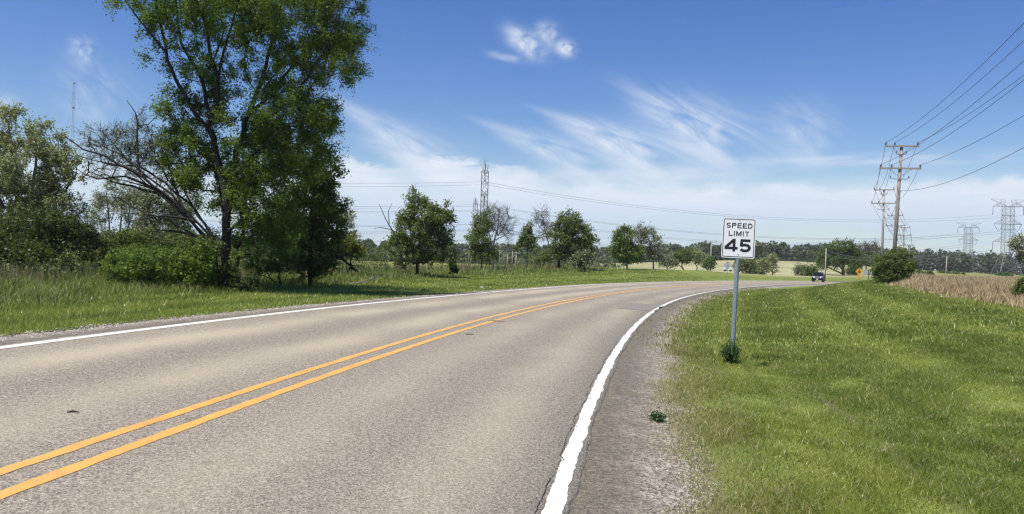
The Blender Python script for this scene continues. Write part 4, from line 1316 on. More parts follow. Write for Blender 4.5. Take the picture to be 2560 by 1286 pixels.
bough('broken_bough', 'dark broken bough arching to the ground beside the dark dense tree', 'branch',
      [([(800, 652), (835, 640), (858, 650), (880, 668), (896, 680)], (5, 1.5)), ([(842, 645), (870, 636), (892, 645), (898, 655)], (3, 1)), ([(868, 660), (888, 665), (912, 666)], (2, .7)), ([(876, 668), (890, 680)], (2, .7)), ([(878, 658), (880, 690)], (1.5, .7))],
      33.0, M['bark'], (0, .4, -.3, .2, .1))
bough('fallen_branch', 'pale fallen branch lying on the grass right of the dark dense tree', 'branch',
      [([(872, 710), (895, 707), (918, 700), (935, 693), (960, 687)], (1.5, .8)), ([(925, 698), (940, 688), (962, 687), (978, 687)], (1.3, .5)), ([(925, 698), (945, 699)], (1.0, .4)), ([(905, 708), (918, 704), (926, 707)], (1.1, .5))],
      35.5, M['branch_grey'], (0, .3, -.3, -.2))
for lab, u, d, h in (('slim pale dead trunk left of the slender green tree', 1172, 96, 44), ('short pale dead trunk beside the slim dead one', 1177, 97, 26), ('thin pale dead trunk right of the leafless grey tree', 1249, 98, 36),
                     ('short whitish stump in the meadow behind the stalks', 1268, 95, 14), ('leaning pale dead trunk left of the lone sapling', 1281, 98, 22)):
    x = ray(u, 650)[0] * d
    b = np.array([x, d, gz(x, d)])
    o = empty('dead_trunk', b, 0, lab, 'dead tree', 'dead tree trunks in the meadow')
    hh_ = h * d / FPX + 0.8
    ln = rng.uniform(-.05, .05)
    MB().tube([(0, 0, -.2), (ln * hh_ * .5, 0, hh_ * .5), (ln * hh_, .1, hh_)], [.075, .055, .035], 6).build('trunk', M['bark_pale'], o, True)
    MB().tube([(ln * hh_ * .6, 0, hh_ * .6), (ln * hh_ * .6 + .5, .1, hh_ * .78)], [.04, .02], 5).build('limb', M['bark_pale'], o, True)


# far woods: one continuous belt
def woods(name, label, a0, a1, r0w, r1w, hgt, n, size):
    a = rng.uniform(a0, a1, n)
    r = rng.uniform(r0w, r1w, n)
    # tree heads: irregular row of crowns
    k = int((a1 - a0) * 480 / 2.2)
    ca = rng.uniform(a0, a1, k)
    crr = rng.uniform(r0w, r1w, k)
    ch = hgt * rng.uniform(.78, 1.06, k)
    cw_ = rng.uniform(3.0, 6.0, k)
    bk = ss((ca - .43) / .05)
    crr = crr + 150 * bk
    ch = ch * (1 + .42 * bk)
    j = rng.integers(0, k, n)
    dv = rng.normal(size=(n, 3))
    dv /= np.linalg.norm(dv, axis=1, keepdims=True)
    f = rng.uniform(.6, 1, n)[:, None]
    cx_, cy_ = crr[j] * np.sin(ca[j]), crr[j] * np.cos(ca[j])
    P = np.stack([cx_, cy_, ground(cx_, cy_) + ch[j] * .45], -1) + dv * f * np.stack([cw_[j], cw_[j], ch[j] * .55], -1)
    V, F = leaves(P, size, .8)
    return tag(npmesh(name, V, F, M['leaf_far']), label, 'woods', kind='stuff')


n_ = 80000
yy = 24 + 40 * rng.uniform(0, 1, n_) ** .8
xx = -(0.16 + 0.62 * rng.uniform(0, 1, n_)) * yy
zz_, s__, d__ = ground(xx, yy, True)
kp = (d__ < -16.5) & (d__ > -42)
h_ = np.clip(1.5 + 1.3 * wob(xx, yy, .5, 3) + .7 * wob(xx, yy, 1.3, 8), .25, 3.2)
PU = np.stack([xx, yy, zz_ + h_ * rng.uniform(0, 1, n_) ** .7], -1)[kp]
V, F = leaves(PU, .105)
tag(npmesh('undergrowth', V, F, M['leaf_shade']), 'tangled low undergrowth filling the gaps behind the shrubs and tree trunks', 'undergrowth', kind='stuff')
woods('distant_woods', 'belt of dark green woods closing the fields all along the horizon', -0.80, 0.72, 400, 460, 10.0, 85000, 1.9)
woods('distant_woods', 'higher far line of woods rising behind the first belt', -0.80, 0.72, 620, 700, 13.0, 30000, 2.8)
woods('distant_scrub', 'low grey green scrub between the meadow trees and the far woods', -0.45, 0.12, 170, 300, 4.2, 9000, 1.2)


# ------------------------------------------------------------------ utility poles and their wires
ARM1, ARM2 = (-1.15, -0.5, 1.15), (-1.42, -0.62, 1.42)
PH = 11.2


def make_pole(label, wood):
    root = empty('utility_pole', (0, 0, 0), 0, label, 'utility pole', 'wooden utility poles along the verge')
    MB().tube([(0, 0, -.6), (0, 0, PH * .5), (0, 0, PH)], [.175, .15, .115], 10).build('pole', wood, root, True)
    for z, hw, ins in ((PH - .12, 1.25, ARM1), (PH - 1.9, 1.52, ARM2)):
        MB().box((0, -.17, z), (2 * hw, .10, .13)).build('crossarm', wood, root)
        for s in (-1, 1):
            MB().tube([(s * hw * .5, -.17, z - .07), (s * .09, -.1, z - .62)], .022, 5).build('brace', wood, root)
        for x in ins:
            i_ = MB()
            for k, (a, b, rr_) in enumerate(((0, .05, .03), (.05, .10, .075), (.10, .14, .05), (.14, .2, .07), (.2, .25, .045))):
                i_.tube([(x, -.17, z + .065 + a), (x, -.17, z + .065 + b)], rr_, 8)
            i_.build('insulator', M['insul'], root, True)
    for z in (PH - .78, PH - 2.75):
        w_ = .36 if z > PH - 1 else .66
        br = MB().tube([(-w_, -.16, z + .1), (-w_ + .06, -.16, z), (w_ - .06, -.16, z), (w_, -.16, z + .1)], .024, 5).build('bracket', M['insul'], root)
        for s in (-1, 1):
            MB().tube([(s * w_, -.16, z + .08), (s * w_, -.16, z + .24)], [.05, .04], 7).build('knob', M['insul'], br)
    return root


line_pts = [(2921, 20.8, 0), (2232, 62, 2.0), (2204.5, 102, .1), (2238, 136, -1.1), (2257, 173, .3), (2272, 240, .5), (2282, 300, .6)]
labels = ['near utility pole standing beside the verge, its wires leading away', 'tallest utility pole in view with two crossarms, leaning to the right',
          'grey utility pole just left of the tallest pole', 'dark utility pole just right of the tallest pole', 'fourth utility pole of the row, its short arms showing right of the tallest',
          'small far utility pole fifth in the row', 'tiny farthest utility pole at the end of the row']
poles = []
P0 = make_pole(labels[0], M['wood_pole'])
xy = []
for u, d, ln in line_pts:
    xy.append((ray(u, 660)[0] * d, d))
xy[0] = (17.8, 20.8)
for i, (u, d, ln) in enumerate(line_pts):
    o = P0 if i == 0 else copy_tree(P0)
    o['label'] = labels[i]
    x, y = xy[i]
    a, b = xy[max(0, i - 1)], xy[min(len(xy) - 1, i + 1)]
    azl = math.atan2(b[0] - a[0], b[1] - a[1])
    if i == 1:
        azl = math.atan2(x, y) - .02
    top_v = {1: 363, 2: 473, 3: 538, 4: 568, 5: 612, 6: 632}.get(i)
    z = gz(x, y)
    if top_v:
        z = at(u, top_v, d)[2] - PH
    o.location = (x, y, z)
    o.rotation_euler = (0, R_(ln), -azl)
    if i in (2, 3):
        for ch in o.children:
            if ch.name.startswith('pole'):
                ch.data = ch.data.copy()
                ch.data.materials[0] = M['wood_grey']
                ch['label'] = 'paler grey wooden shaft'
    poles.append(o)
bpy.context.view_layer.update()


def catenary(A, B, sag, n=14):
    t = np.linspace(0, 1, n + 1)[:, None]
    P = np.asarray(A) * (1 - t) + np.asarray(B) * t
    P[:, 2] -= (4 * sag * t * (1 - t))[:, 0]
    return P


wl = ['wire on the left end of the upper crossarm', 'wire on the inner left pin of the upper crossarm', 'wire on the right end of the upper crossarm',
      'wire on the left end of the lower crossarm', 'wire on the inner left pin of the lower crossarm', 'wire on the right end of the lower crossarm']
conds = [(x, PH - .12 + .30) for x in ARM1] + [(x, PH - 1.9 + .30) for x in ARM2] + [(0.16, PH - 3.7)]
for (lx, lz), lab in zip(conds, wl + ['lowest wire, fixed below both crossarms']):
    pts = []
    wp = [p.matrix_world @ Vector((lx, -.17, lz)) for p in poles]
    for i in range(len(wp) - 1):
        L = (wp[i + 1] - wp[i]).length
        P = catenary(wp[i], wp[i + 1], 0.00033 * L * L + .1 + (0.25 if lz < PH - 3 else 0))
        pts += list(P if i == 0 else P[1:])
    o = MB().tube(pts, [0.008 + 0.00010 * np.linalg.norm(p) for p in pts], 5).build('overhead_wire', M['wire'])
    tag(o, lab + ' of the tallest pole', 'wire', 'wires strung along the utility poles')


# lone poles without wires of their own
def plain_pole(label, u, vt, vb, d, lean, arms=()):
    x = ray(u, vb)[0] * d
    z = gz(x, d)
    h = at(u, vt, d)[2] - z
    root = empty('wooden_pole', (x, d, z), 0, label, 'utility pole', 'lone wooden poles in the fields')
    root.rotation_euler = (0, R_(lean), 0)
    MB().tube([(0, 0, -.5), (0, 0, h)], [.12, .085], 8).build('pole', M['wood_grey'], root, True)
    for dz, w_ in arms:
        MB().box((0, -.14, h - dz), (2 * w_, .1, .13)).build('crossarm', M['wood_grey'], root)
        for s in (-1, 1):
            MB().tube([(s * w_ * .9, -.14, h - dz + .06), (s * w_ * .9, -.14, h - dz + .3)], .06, 6).build('insulator', M['insul'], root)
    return root


plain_pole('lone wooden pole with a short crossarm left of the speed limit sign', 1776, 603, 680, 160, 0, ((.25, 1.2),))
plain_pole('pale bare pole rising above the black car', 2063, 622, 690, 150, .3)
plain_pole('pale bare field pole left of the farther pylon', 2364, 640, 694, 190, 1.2)
plain_pole('short dark pole left of the slender green tree', 1290, 630, 660, 130, 0, ((.2, .7),))
# drop wires near the bare pole
for lab, p, q in (('thin pale wire running right from the bare pole, upper one', (2064, 626, 150), (2185, 645, 190)), ('thin pale wire running right from the bare pole, lower one', (2064, 636, 150), (2185, 650, 190))):
    o = MB().tube(catenary(at(*p), at(*q), .5, 8), .03, 4).build('overhead_wire', M['cable_far'])
    tag(o, lab, 'wire')


# ------------------------------------------------------------------ lattice pylons
def make_pylon(label, group):
    root = empty('pylon', (0, 0, 0), 0, label, 'pylon', group)
    H, HW = 35.0, 11.0

    def half(z):
        if z < HW:
            t = z / HW
            return 5.4 + (2.0 - 5.4) * t, 3.6 + (1.35 - 3.6) * t
        return 2.0, 1.35
    r = .11
    for sx_ in (-1, 1):
        for sy_ in (-1, 1):
            zz = [0, HW, H - 3]
            MB().tube([(sx_ * half(z)[0], sy_ * half(z)[1], z) for z in zz], [r * 1.3, r * 1.1, r], 4).build('leg', M['steel_far'], root)
    br = MB()
    lv = [0, 5.2, 8.6, 11] + list(np.arange(13, H - 2.9, 2.11))
    for i in range(len(lv) - 1):
        a, b = half(lv[i]), half(lv[i + 1])
        for s in (-1, 1):
            br.tube([(-a[0], s * a[1], lv[i]), (b[0], s * b[1], lv[i + 1])], r * .5, 3)
            br.tube([(a[0], s * a[1], lv[i]), (-b[0], s * b[1], lv[i + 1])], r * .5, 3)
            br.tube([(s * a[0], -a[1], lv[i]), (s * b[0], b[1], lv[i + 1])], r * .5, 3)
            br.tube([(s * a[0], a[1], lv[i]), (s * b[0], -b[1], lv[i + 1])], r * .5, 3)
            if i in (1, 3, 8, 11):
                br.tube([(-a[0], s * a[1], lv[i]), (a[0], s * a[1], lv[i])], r * .7, 3)
                br.tube([(s * a[0], -a[1], lv[i]), (s * a[0], a[1], lv[i])], r * .7, 3)
    br.build('bracing', M['steel_far'], root)
    for z, w_, up_ in ((H - 3.2, 6.9, 2.4), (H - 11.3, 6.4, 2.2), (H - 19.4, 6.6, 2.2)):
        ar = MB()
        for s in (-1, 1):
            for sy_ in (-1, 1):
                ar.tube([(0, sy_ * 1.35, z), (s * w_, 0, z)], r * .9, 3)
                ar.tube([(s * 2.0, sy_ * 1.35, z + up_), (s * w_, 0, z)], r * .7, 3)
                for q in (.35, .65):
                    xq = s * (2.0 + (w_ - 2.0) * q)
                    ar.tube([(xq, sy_ * 1.35 * (1 - q), z), (xq - s * 1.2, sy_ * 1.35 * (1 - q * .6), z + up_ * (1 - q) * 1.1)], r * .5, 3)
        ar.build('crossarm', M['steel_far'], root)
        for s in (-1, 1):
            if abs(z - (H - 11.3)) < .1:
                MB().tube([(s * w_, 0, z), (s * (w_ - 2.1), 0, z - 3.4), (s * 2.1, 0, z - .4)], .09, 4).build('insulator', M['insul'], root)
            else:
                MB().tube([(s * w_, 0, z), (s * (w_ + .1), 0, z - 3.9)], .10, 4).build('insulator', M['insul'], root)
    pk = MB()
    for s in (-1, 1):
        pk.tube([(0, 0, H - 3.2), (s * 8.2, 0, H)], r, 4)
        pk.tube([(s * 1.2, 0, H - .2), (s * 8.2, 0, H)], r * .6, 3)
        pk.tube([(s * 4, 0, H - 1.6), (s * 3.2, 0, H - .15)], r * .5, 3)
        pk.tube([(s * 2, 0, H - 3), (s * 1.2, 0, H - .2)], r * .6, 3)
    pk.build('peak', M['steel_far'], root)
    return root


PY = make_pylon('nearer lattice pylon at the dry field, its legs splayed before the woods', 'lattice pylons of the power line')
py_at = [((2516, 690), 350, 0, 499), ((2418, 690), 500, 0, 557), ((1206.5, 650), 285, 90, 407), ((1184.5, 650), 440, 90, 495)]
py_lab = [PY['label'], 'farther lattice pylon at the dry field, before the woods', 'taller of the two narrow lattice towers behind the leafless tree', 'shorter of the two narrow lattice towers behind the leafless tree']
pyl = []
for i, ((u, v), d, rz, vt) in enumerate(py_at):
    o = PY if i == 0 else copy_tree(PY)
    o['label'] = py_lab[i]
    p = at(u, v, d)
    z = at(u, vt, d)[2] - 35.0
    o.location = (p[0], d, min(z, gz(p[0], d)))
    sc_ = (at(u, vt, d)[2] - o.location[2]) / 35.0
    o.scale = (1, 1, sc_) if i < 2 else (.8, .92, sc_)
    o.rotation_euler = (0, 0, R_(rz))
    pyl.append(o)
bpy.context.view_layer.update()
cab_h = [35 - 3.2 - 3.9, 35 - 11.3 - 3.4, 35 - 19.4 - 3.9]
names = ['upper', 'middle', 'lower']
for li, (a, b, lab) in enumerate(((2, 0, 'nearer'), (3, 1, 'farther'))):
    A, B = pyl[a], pyl[b]
    for k, z in enumerate(cab_h):
        for s, sl in ((-1, 'front'), (1, 'rear')):
            w_ = 4.3 if k == 1 else 6.8
            pa = A.matrix_world @ Vector((s * w_, 0, z))
            pb = B.matrix_world @ Vector((s * w_, 0, z))
            dirv = Vector((pa.x - pb.x, pa.y - pb.y, 0)).normalized()
            pe = pa + Vector((-190, -25 + 6 * s, -1.0))
            L1, L2 = (pa - pb).length, 190
            P = list(catenary(pe, pa, 3.2, 16)) + list(catenary(pa, pb, .000105 * L1 * L1 + 1.0, 26))[1:]
            o = MB().tube(P, 0.042 if li == 0 else .055, 4).build('power_cable', M['cable_far'])
            tag(o, f'{names[k]} {sl} high voltage cable of the {lab} line, sagging between its lattice towers', 'cable', 'high voltage cables across the sky')

# guyed radio mast
p = at(179.5, 380, 400)
b = np.array([p[0], 400, gz(p[0], 400)])
H = at(184.6, 187, 400)[2] - b[2]
mast = empty('radio_mast', b, 0, 'thin tall radio mast above the olive green tree', 'mast')
tri = [(.55 * math.cos(a), .55 * math.sin(a)) for a in (0.5, 2.6, 4.7)]
for x, y in tri:
    MB().tube([(x, y, 0), (x, y, H * .94)], .07, 4).build('leg', M['steel_far'], mast)
lat = MB()
zz = np.arange(0, H * .93, 1.4)
for i, z in enumerate(zz):
    for k in range(3):
        x0, y0 = tri[k]
        x1, y1 = tri[(k + 1) % 3]
        lat.tube([(x0, y0, z), (x1, y1, z + 1.4)], .03, 3)
lat.build('bracing', M['steel_far'], mast)
MB().tube([(0, 0, H * .94), (0, 0, H)], [.08, .03], 5).build('antenna', M['steel_far'], mast)
for f in (.95, .81, .62, .5, .3):
    MB().box((.25, 0, H * f), (1.1, .5, .9)).build('antenna', M['steel_far'], mast)
for a in (0.25, 2.35, 4.45):
    for f in (.55, .9):
        MB().tube([(0, 0, H * f), (42 * math.cos(a), 42 * math.sin(a), 0)], .03, 3).build('guy_wire', M['cable_far'], mast)


# ------------------------------------------------------------------ speed limit sign
def stroke(mb, pts, w, y, closed=False):
    """flat stroke of width w in the x-z plane, mitred"""
    P = [np.array(p, float) for p in pts]
    n = len(P)
    L, R = [], []
    for i in range(n):
        if closed:
            a, b = P[i] - P[i - 1], P[(i + 1) % n] - P[i]
        else:
            a = P[i] - P[i - 1] if i else P[1] - P[0]
            b = P[i + 1] - P[i] if i < n - 1 else a
        a = a / (np.linalg.norm(a) + 1e-9)
        b = b / (np.linalg.norm(b) + 1e-9)
        t = a + b
        t = t / (np.linalg.norm(t) + 1e-9)
        nr = np.array([-t[1], t[0]])
        k = w / 2 / max(.35, abs(np.dot(nr, np.array([-a[1], a[0]]))))
        L.append(P[i] + nr * k)
        R.append(P[i] - nr * k)
    V = [(q[0], y, q[1]) for q in L] + [(q[0], y, q[1]) for q in R]
    F = [(i + n, i + 1 + n, i + 1, i) for i in range(n - 1)]
    if closed:
        F.append((2 * n - 1, n, 0, n - 1))
    mb.add(V, F)


def arc(cx_, cz_, rx, rz, a0, a1, n=14):
    return [(cx_ + rx * math.cos(R_(a)), cz_ + rz * math.sin(R_(a))) for a in np.linspace(a0, a1, n)]


def glyph(ch, w, h, t):
    """centre lines of a highway-style capital inside w x h, stroke t"""
    i, r, b = t / 2, w - t / 2, h - t / 2
    m = h / 2
    if ch == 'E':
        return [[(i, 0), (i, h)], [(t, b), (w, b)], [(t, m), (w * .9, m)], [(t, i), (w, i)]]
    if ch == 'L':
        return [[(i, 0), (i, h)], [(t, i), (w, i)]]
    if ch == 'I':
        return [[(w / 2, 0), (w / 2, h)]]
    if ch == 'T':
        return [[(0, b), (w, b)], [(w / 2, 0), (w / 2, h - t)]]
    if ch == 'M':
        return [[(i, 0), (i, h)], [(r, 0), (r, h)], [(i + t * .2, h - t * .3), (w / 2, h * .18), (r - t * .2, h - t * .3)]]
    if ch == 'P':
        q = (h * .5 - t * .0) / 2
        zc = h - h * .27
        rr_ = h * .27 - t / 2
        return [[(i, 0), (i, h)], [(t, b), (w - rr_ - i, b)] + arc(w - rr_ - i, zc, rr_, rr_, 90, -90, 10) + [(t, zc - rr_)]]
    if ch == 'D':
        rr_ = min(w * .55, h / 2) - t / 2
        rz = h / 2 - t / 2
        return [[(i, 0), (i, h)], [(t, b), (w - rr_ - i, b)] + arc(w - rr_ - i, m, rr_, rz, 90, -90, 14) + [(t, i)]]
    if ch == 'S':
        rz = (h - t) / 4
        rx = (w - t) / 2
        up_ = arc(w / 2, h - t / 2 - rz, rx, rz, 25, 270, 16)
        lo = arc(w / 2, t / 2 + rz, rx, rz, 90, -155, 16)
        return [up_ + lo[1:]]
    if ch == '4':
        xs = w * .72
        return [[(xs, 0), (xs, h)], [(0, h * .27), (w, h * .27)], [(t * .32, h * .31), (xs - t * .1, h - t * .35)]]
    if ch == '5':
        rr_ = h * .325 - t / 2
        cz_ = t / 2 + rr_
        rx = w / 2 - t / 2
        return [[(w * .93, b), (w * .17, b)], [(w * .17 + t * .30, h), (w * .11 + t * .30, h * .44)],
                [(w * .10 + t * .3, h * .50)] + arc(w / 2, cz_, rx, rr_ * 1.06, 128, -150, 20)]


def text_line(mb, s, x0, x1, z0, h, t, y, gap):
    wts = {'I': t / h, 'M': 1.02, 'E': .78, 'L': .76, 'T': .78, 'P': .82, 'S': .84, 'D': .84, '4': .98, '5': .90}
    W = [wts[c] * h for c in s]
    tot_ = sum(W)
    sc_ = ((x1 - x0) - gap * (len(s) - 1)) / tot_
    x = x0
    for c, w_ in zip(s, W):
        wv = w_ * sc_ if c != 'I' else t
        for k, st in enumerate(glyph(c, wv, h, t)):
            stroke(mb, [(x + p[0], z0 + p[1]) for p in st], t, y - 0.0004 * k)
        x += w_ * sc_ + gap


def rrect(w, h, r, n=5):
    out = []
    for cx_, cz_, a in ((w / 2 - r, h / 2 - r, 0), (-w / 2 + r, h / 2 - r, 90), (-w / 2 + r, -h / 2 + r, 180), (w / 2 - r, -h / 2 + r, 270)):
        out += arc(cx_, cz_, r, r, a, a + 90, n)
    return out


SD = 14.75
sp_ = at(1830.5, 893, SD)
sb = np.array([sp_[0], SD, gz(sp_[0], SD)])
sign = empty('speed_limit_sign', sb, R_(-6), 'white speed limit 45 sign on a leaning galvanised post in the verge', 'road sign')
sign.rotation_euler = (R_(0.0), R_(1.35), R_(-9))
zc_ = (at(1840, 595.5, SD)[2] - sb[2])
hat = []
# U-channel post with flanges
prof = [(-.044, .004), (-.030, .004), (-.018, -.024), (.018, -.024), (.030, .004), (.044, .004), (.044, .001), (.028, .001), (.016, -.028), (-.016, -.028), (-.028, .001), (-.044, .001)]
n = len(prof)
z0, z1 = -.45, zc_ + .33
post = MB().add([(x, y + .03, z0) for x, y in prof] + [(x, y + .03, z1) for x, y in prof],
                [(i, (i + 1) % n, (i + 1) % n + n, i + n) for i in range(n)] + [tuple(range(n))[::-1], tuple(range(n, 2 * n))])
post.build('post', M['zinc'], sign)
PW, PHH = .618, .765
MB().extrude([(x, z + zc_) for x, z in rrect(PW, PHH, .038)], -.003, 0.0).build('panel', M['sign_white'], sign)
bd = MB()
stroke(bd, [(x, z + zc_) for x, z in rrect(PW - .046, PHH - .046, .030)], .014, -.0042, True)
bd.build('border', M['black'], sign)
tx = MB()
tx_y = -.0042
text_line(tx, 'SPEED', -.240, .245, zc_ + .188, .098, .0185, tx_y, .021)
text_line(tx, 'LIMIT', -.190, .188, zc_ + .035, .098, .0185, tx_y, .022)
text_line(tx, '45', -.255, .235, zc_ - .262, .245, .052, tx_y, .022)
tx.build('lettering', M['black'], sign)
for z in (zc_ + .335, zc_ - .308):
    MB().tube([(0.004, -.003, z), (0.004, -.012, z)], .009, 8).build('bolt', M['zinc'], sign)
for k in range(16):
    z = .35 + k * .1
    if z < zc_ - .42:
        MB().tube([(0, .0045, z), (0, .0005, z)], .006, 6).build('post_hole', M['black'], sign)


# weeds, and a leaf patch added as the sign's shadow
def weed(label, u, v, d, h, rad, n):
    x = ray(u, v)[0] * d
    b = np.array([x, d, gz(x, d)])
    root = empty('weed', b, 0, label, 'weed')
    st, P = MB(), []
    for i in range(n):
        a, q = rng.uniform(0, 6.28), rng.uniform(.15, 1) * rad
        hh2 = h * rng.uniform(.5, 1.05)
        tip = np.array([q * math.cos(a), q * math.sin(a), hh2])
        ro = tip * np.array([.25, .25, 0]) - [0, 0, .03]
        st.tube([ro, ro * .4 + tip * .6 + [0, 0, .03], tip], [.004, .003, .002], 3, False)
        for f in rng.uniform(.1, 1, 14):
            P.append(ro + (tip - ro) * f + rng.normal(size=3) * .03)
    st.build('stems', M['weed'], root)
    P = np.array(P)
    P[:, 2] = np.maximum(P[:, 2], .01)
    V, F = leaves(P, .055, .4)
    npmesh('foliage', V, F, M['weed'], root)
    return root


weed('dark leafy weed clump grown round the foot of the speed limit post', 1829, 893, SD - .12, .43, .29, 70)
weed('low dark weed sprawling at the gravel edge', 1640, 1035, 8.75, .09, .12, 16)
weed('low dark leaf patch standing in for the sign shadow right of its post', 1908, 912, 14.2, .10, .14, 14)  # dark leaves added where the sign panel's shadow falls

# small debris on the road
for lab, u, v, d, L, a in (('short dark twig on the far lane of the road', 185, 968, 6.6, .10, .2), ('thin dark twig beside the yellow centre lines', 1240, 815, 18.3, .42, -.25), ('dark scrap on the near lane by the centre lines', 1174, 851, 15.0, .16, .1)):
    x = ray(u, v)[0] * d
    s_, d_ = sd([x], [d])
    z = float(road_pt(s_, d_)[0, 2])
    o = MB().tube([(-L / 2, 0, .008), (-L * .1, .02, .014), (L / 2, -.01, .009)], [.006, .009, .004], 6).build('twig', M['crack'], None, True)
    o.location = (x, d, z)
    o.rotation_euler = (0, 0, a)
    tag(o, lab, 'twig')
x = ray(1205, 706)[0] * 40
lt = MB().extrude([(-.06, 0), (.06, .01), (.05, .07), (-.01, .09), (-.07, .06)], -.02, .02).build('litter', M['litter'])
lt.location = (x, 40, gz(x, 40) + .04)
tag(lt, 'tiny scrap of white litter on the mown strip', 'litter')


# ------------------------------------------------------------------ far signs
def sign_base(u, v, d):
    x = ray(u, v)[0] * d
    return np.array([x, d, gz(x, d)])


d = 95.0
b = sign_base(1818, 690, d)
px = d / FPX
ds = empty('warning_sign', b, 0, 'back of a grey diamond warning sign beyond the road bend', 'road sign')
cz_ = at(1819, 664.5, d)[2] - b[2]
MB().extrude([(0, cz_ - .56), (.56, cz_), (0, cz_ + .56), (-.56, cz_)], -.006, 0).build('panel', M['alu'], ds)
MB().box((0, -.03, (cz_ + .5) / 2 - .2), (.07, .05, cz_ + .9)).build('post', M['zinc'], ds)

d = 168.0
b = sign_base(2148, 702, d)
ys = empty('warning_sign', b, 0, 'yellow stop ahead warning sign with a plaque beyond the black car', 'road sign')
cz_ = at(2148, 679, d)[2] - b[2]
MB().extrude([(0, cz_ - .88), (.88, cz_), (0, cz_ + .88), (-.88, cz_)], -.01, 0).build('panel', M['sign_yellow'], ys)
MB().extrude(arc(0, cz_ - .12, .30, .30, 22.5, 337.5, 8), -.018, -.0101).build('octagon', M['sign_red'], ys)
MB().extrude([(-.06, cz_ + .26), (.06, cz_ + .26), (.06, cz_ + .42), (.17, cz_ + .42), (0, cz_ + .66), (-.17, cz_ + .42), (-.06, cz_ + .42)], -.018, -.0101).build('arrow', M['black'], ys)
MB().extrude([(-.5, cz_ - 1.25), (.5, cz_ - 1.25), (.5, cz_ - .85), (-.5, cz_ - .85)], -.008, .002).build('plaque', M['sign_yellow'], ys)
MB().box((0, .035, cz_ * .5 - .2), (.08, .06, cz_ + .6)).build('post', M['zinc'], ys)

d = 172.0
b = sign_base(2165, 702, d)
bs2 = empty('sign_board', b, 0, 'grey back of a rectangular sign on a dark post right of the yellow sign', 'road sign')
cz_ = at(2165, 681, d)[2] - b[2]
MB().box((0, 0, cz_), (1.25, .03, 1.05)).build('panel', M['alu'], bs2)
MB().box((.5, -.05, cz_ * .5), (.13, .06, cz_ + 1.1)).build('post', M['bark'], bs2)


# ------------------------------------------------------------------ black oncoming car
def prism_y(mb, prof, w0, w1=None):
    """side profile in (y, z) swept across x; optional narrower top handled by per-point half width"""
    n = len(prof)
    hw = [w0] * n if w1 is None else w1
    V = [(-hw[i], prof[i][0], prof[i][1]) for i in range(n)] + [(hw[i], prof[i][0], prof[i][1]) for i in range(n)]
    F = [tuple(range(n)), tuple(range(2 * n - 1, n - 1, -1))] + [(i, i + n, (i + 1) % n + n, (i + 1) % n) for i in range(n)]
    mb.add(V, F)


sC = 151.0
cp = road_pt(sC, -1.85)
thc = float(np.interp(sC, RS, RTH))
car = empty('parked_car' if False else 'car', cp, -thc + R_(9), 'black suv with pale headlights driving towards us along the road', 'car')
lower = [(-2.25, .32), (-2.32, .55), (-2.28, .82), (-2.15, .98), (-1.15, 1.08), (-1.05, 1.10), (2.05, 1.12), (2.25, 1.0), (2.3, .5), (2.2, .32)]
hw = [.86, .92, .93, .90, .88, .92, .92, .88, .92, .88]
mb = MB()
prism_y(mb, lower, .9, hw)
mb.build('body', M['car'], car)
roof = [(-1.12, 1.09), (-.35, 1.66), (-.15, 1.70), (1.4, 1.70), (1.75, 1.62), (2.15, 1.11)]
mb = MB()
prism_y(mb, roof, .7, [.86, .66, .65, .65, .66, .84])
mb.build('cabin', M['car'], car)
ws = MB().add([(-.78, -1.085, 1.14), (.78, -1.085, 1.14), (.62, -.40, 1.64), (-.62, -.40, 1.64), (-.78, -1.06, 1.12), (.78, -1.06, 1.12), (.62, -.37, 1.62), (-.62, -.37, 1.62)],
              [(0, 1, 2, 3), (7, 6, 5, 4), (0, 4, 5, 1), (1, 5, 6, 2), (2, 6, 7, 3), (3, 7, 4, 0)])
ws.build('windscreen', M['glass'], car)
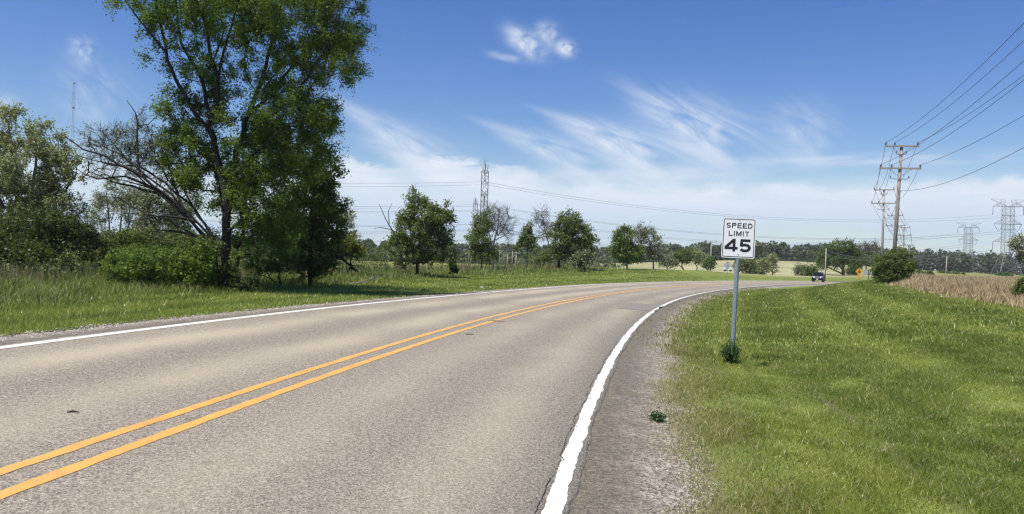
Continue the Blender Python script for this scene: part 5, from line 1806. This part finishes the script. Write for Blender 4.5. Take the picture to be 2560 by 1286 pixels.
for s in (-1, 1):
    sw = MB().add([(s * .862, -.95, 1.16), (s * .862, 1.75, 1.16), (s * .675, 1.45, 1.60), (s * .675, -.30, 1.60)], [(0, 1, 2, 3) if s > 0 else (3, 2, 1, 0)])
    sw.build('side_window', M['glass'], car)
    MB().add([(s * .44, -2.36, .70), (s * .93, -2.25, .74), (s * .92, -2.13, .99), (s * .46, -2.26, .97), (s * .50, -2.1, .78), (s * .86, -1.95, .80), (s * .84, -1.9, .96), (s * .50, -2.0, .94)],
             [(0, 1, 2, 3), (7, 6, 5, 4), (0, 4, 5, 1), (1, 5, 6, 2), (2, 6, 7, 3), (3, 7, 4, 0)]).build('headlight', M['lamp'], car)
    MB().box((s * 1.02, -.75, 1.16), (.2, .12, .15)).build('mirror', M['car'], car)
    MB().box((s * .6, .6, 1.745), (.04, 1.6, .05)).build('roof_rail', M['chrome'], car)
    for yy in (-1.42, 1.38):
        wh = MB().tube([(s * .70, yy, .35), (s * .94, yy, .35)], .355, 16).build('wheel', M['rubber'], car)
        MB().tube([(s * .93, yy, .35), (s * .95, yy, .35)], .22, 12).build('rim', M['chrome'], wh)
gr = MB()
for z in (.62, .70, .78):
    gr.box((0, -2.315, z), (.9, .03, .03))
gr.build('grille', M['chrome'], car)
MB().box((0, -2.335, .50), (.32, .02, .13)).build('licence_plate', M['white_car'], car)
MB().box((0, -2.32, .9), (.2, .04, .07)).build('badge', M['chrome'], car)

# white pickup seen small beyond the diamond sign
d = 185.0
x = ray(1819, 676)[0] * d
pk_ = empty('pickup_truck', (x, d, at(1819, 679.5, d)[2]), R_(82), 'white pickup truck far off below the grey diamond sign', 'pickup truck')
mb = MB()
prism_y(mb, [(-1.0, .35), (-1.0, .85), (-.75, 1.0), (.1, 1.05), (.9, 1.05), (.95, .4)], .8)
mb.build('body', M['white_car'], pk_)
mb = MB()
prism_y(mb, [(-.6, 1.0), (-.3, 1.5), (.35, 1.52), (.42, 1.0)], .7, [.75, .62, .62, .72])
mb.build('cabin', M['white_car'], pk_)
MB().add([(.76, -.45, 1.08), (.76, .34, 1.08), (.665, .28, 1.44), (.665, -.25, 1.44)], [(0, 1, 2, 3)]).build('side_window', M['glass'], pk_)
for s in (-1, 1):
    for yy in (-.62, .6):
        MB().tube([(s * .66, yy, .3), (s * .83, yy, .3)], .27, 12).build('wheel', M['rubber'], pk_)


# ------------------------------------------------------------------ air
hm = bpy.data.materials.new('haze')
hm.use_nodes = True
ht = NT(hm.node_tree)
ht.n.remove(ht.n['Principled BSDF'])
pv = ht.new('ShaderNodeVolumePrincipled')
pv.inputs['Color'].default_value = (0.93, 0.96, 1.0, 1)
pv.inputs['Density'].default_value = 0.00017
pv.inputs['Anisotropy'].default_value = 0.2
ht.l.new(pv.outputs[0], ht.n['Material Output'].inputs['Volume'])
hz = MB().box((30, 330, 55), (2300, 2100, 130)).build('haze', hm)
tag(hz, 'thin bluish air over the whole scene', kind='stuff')
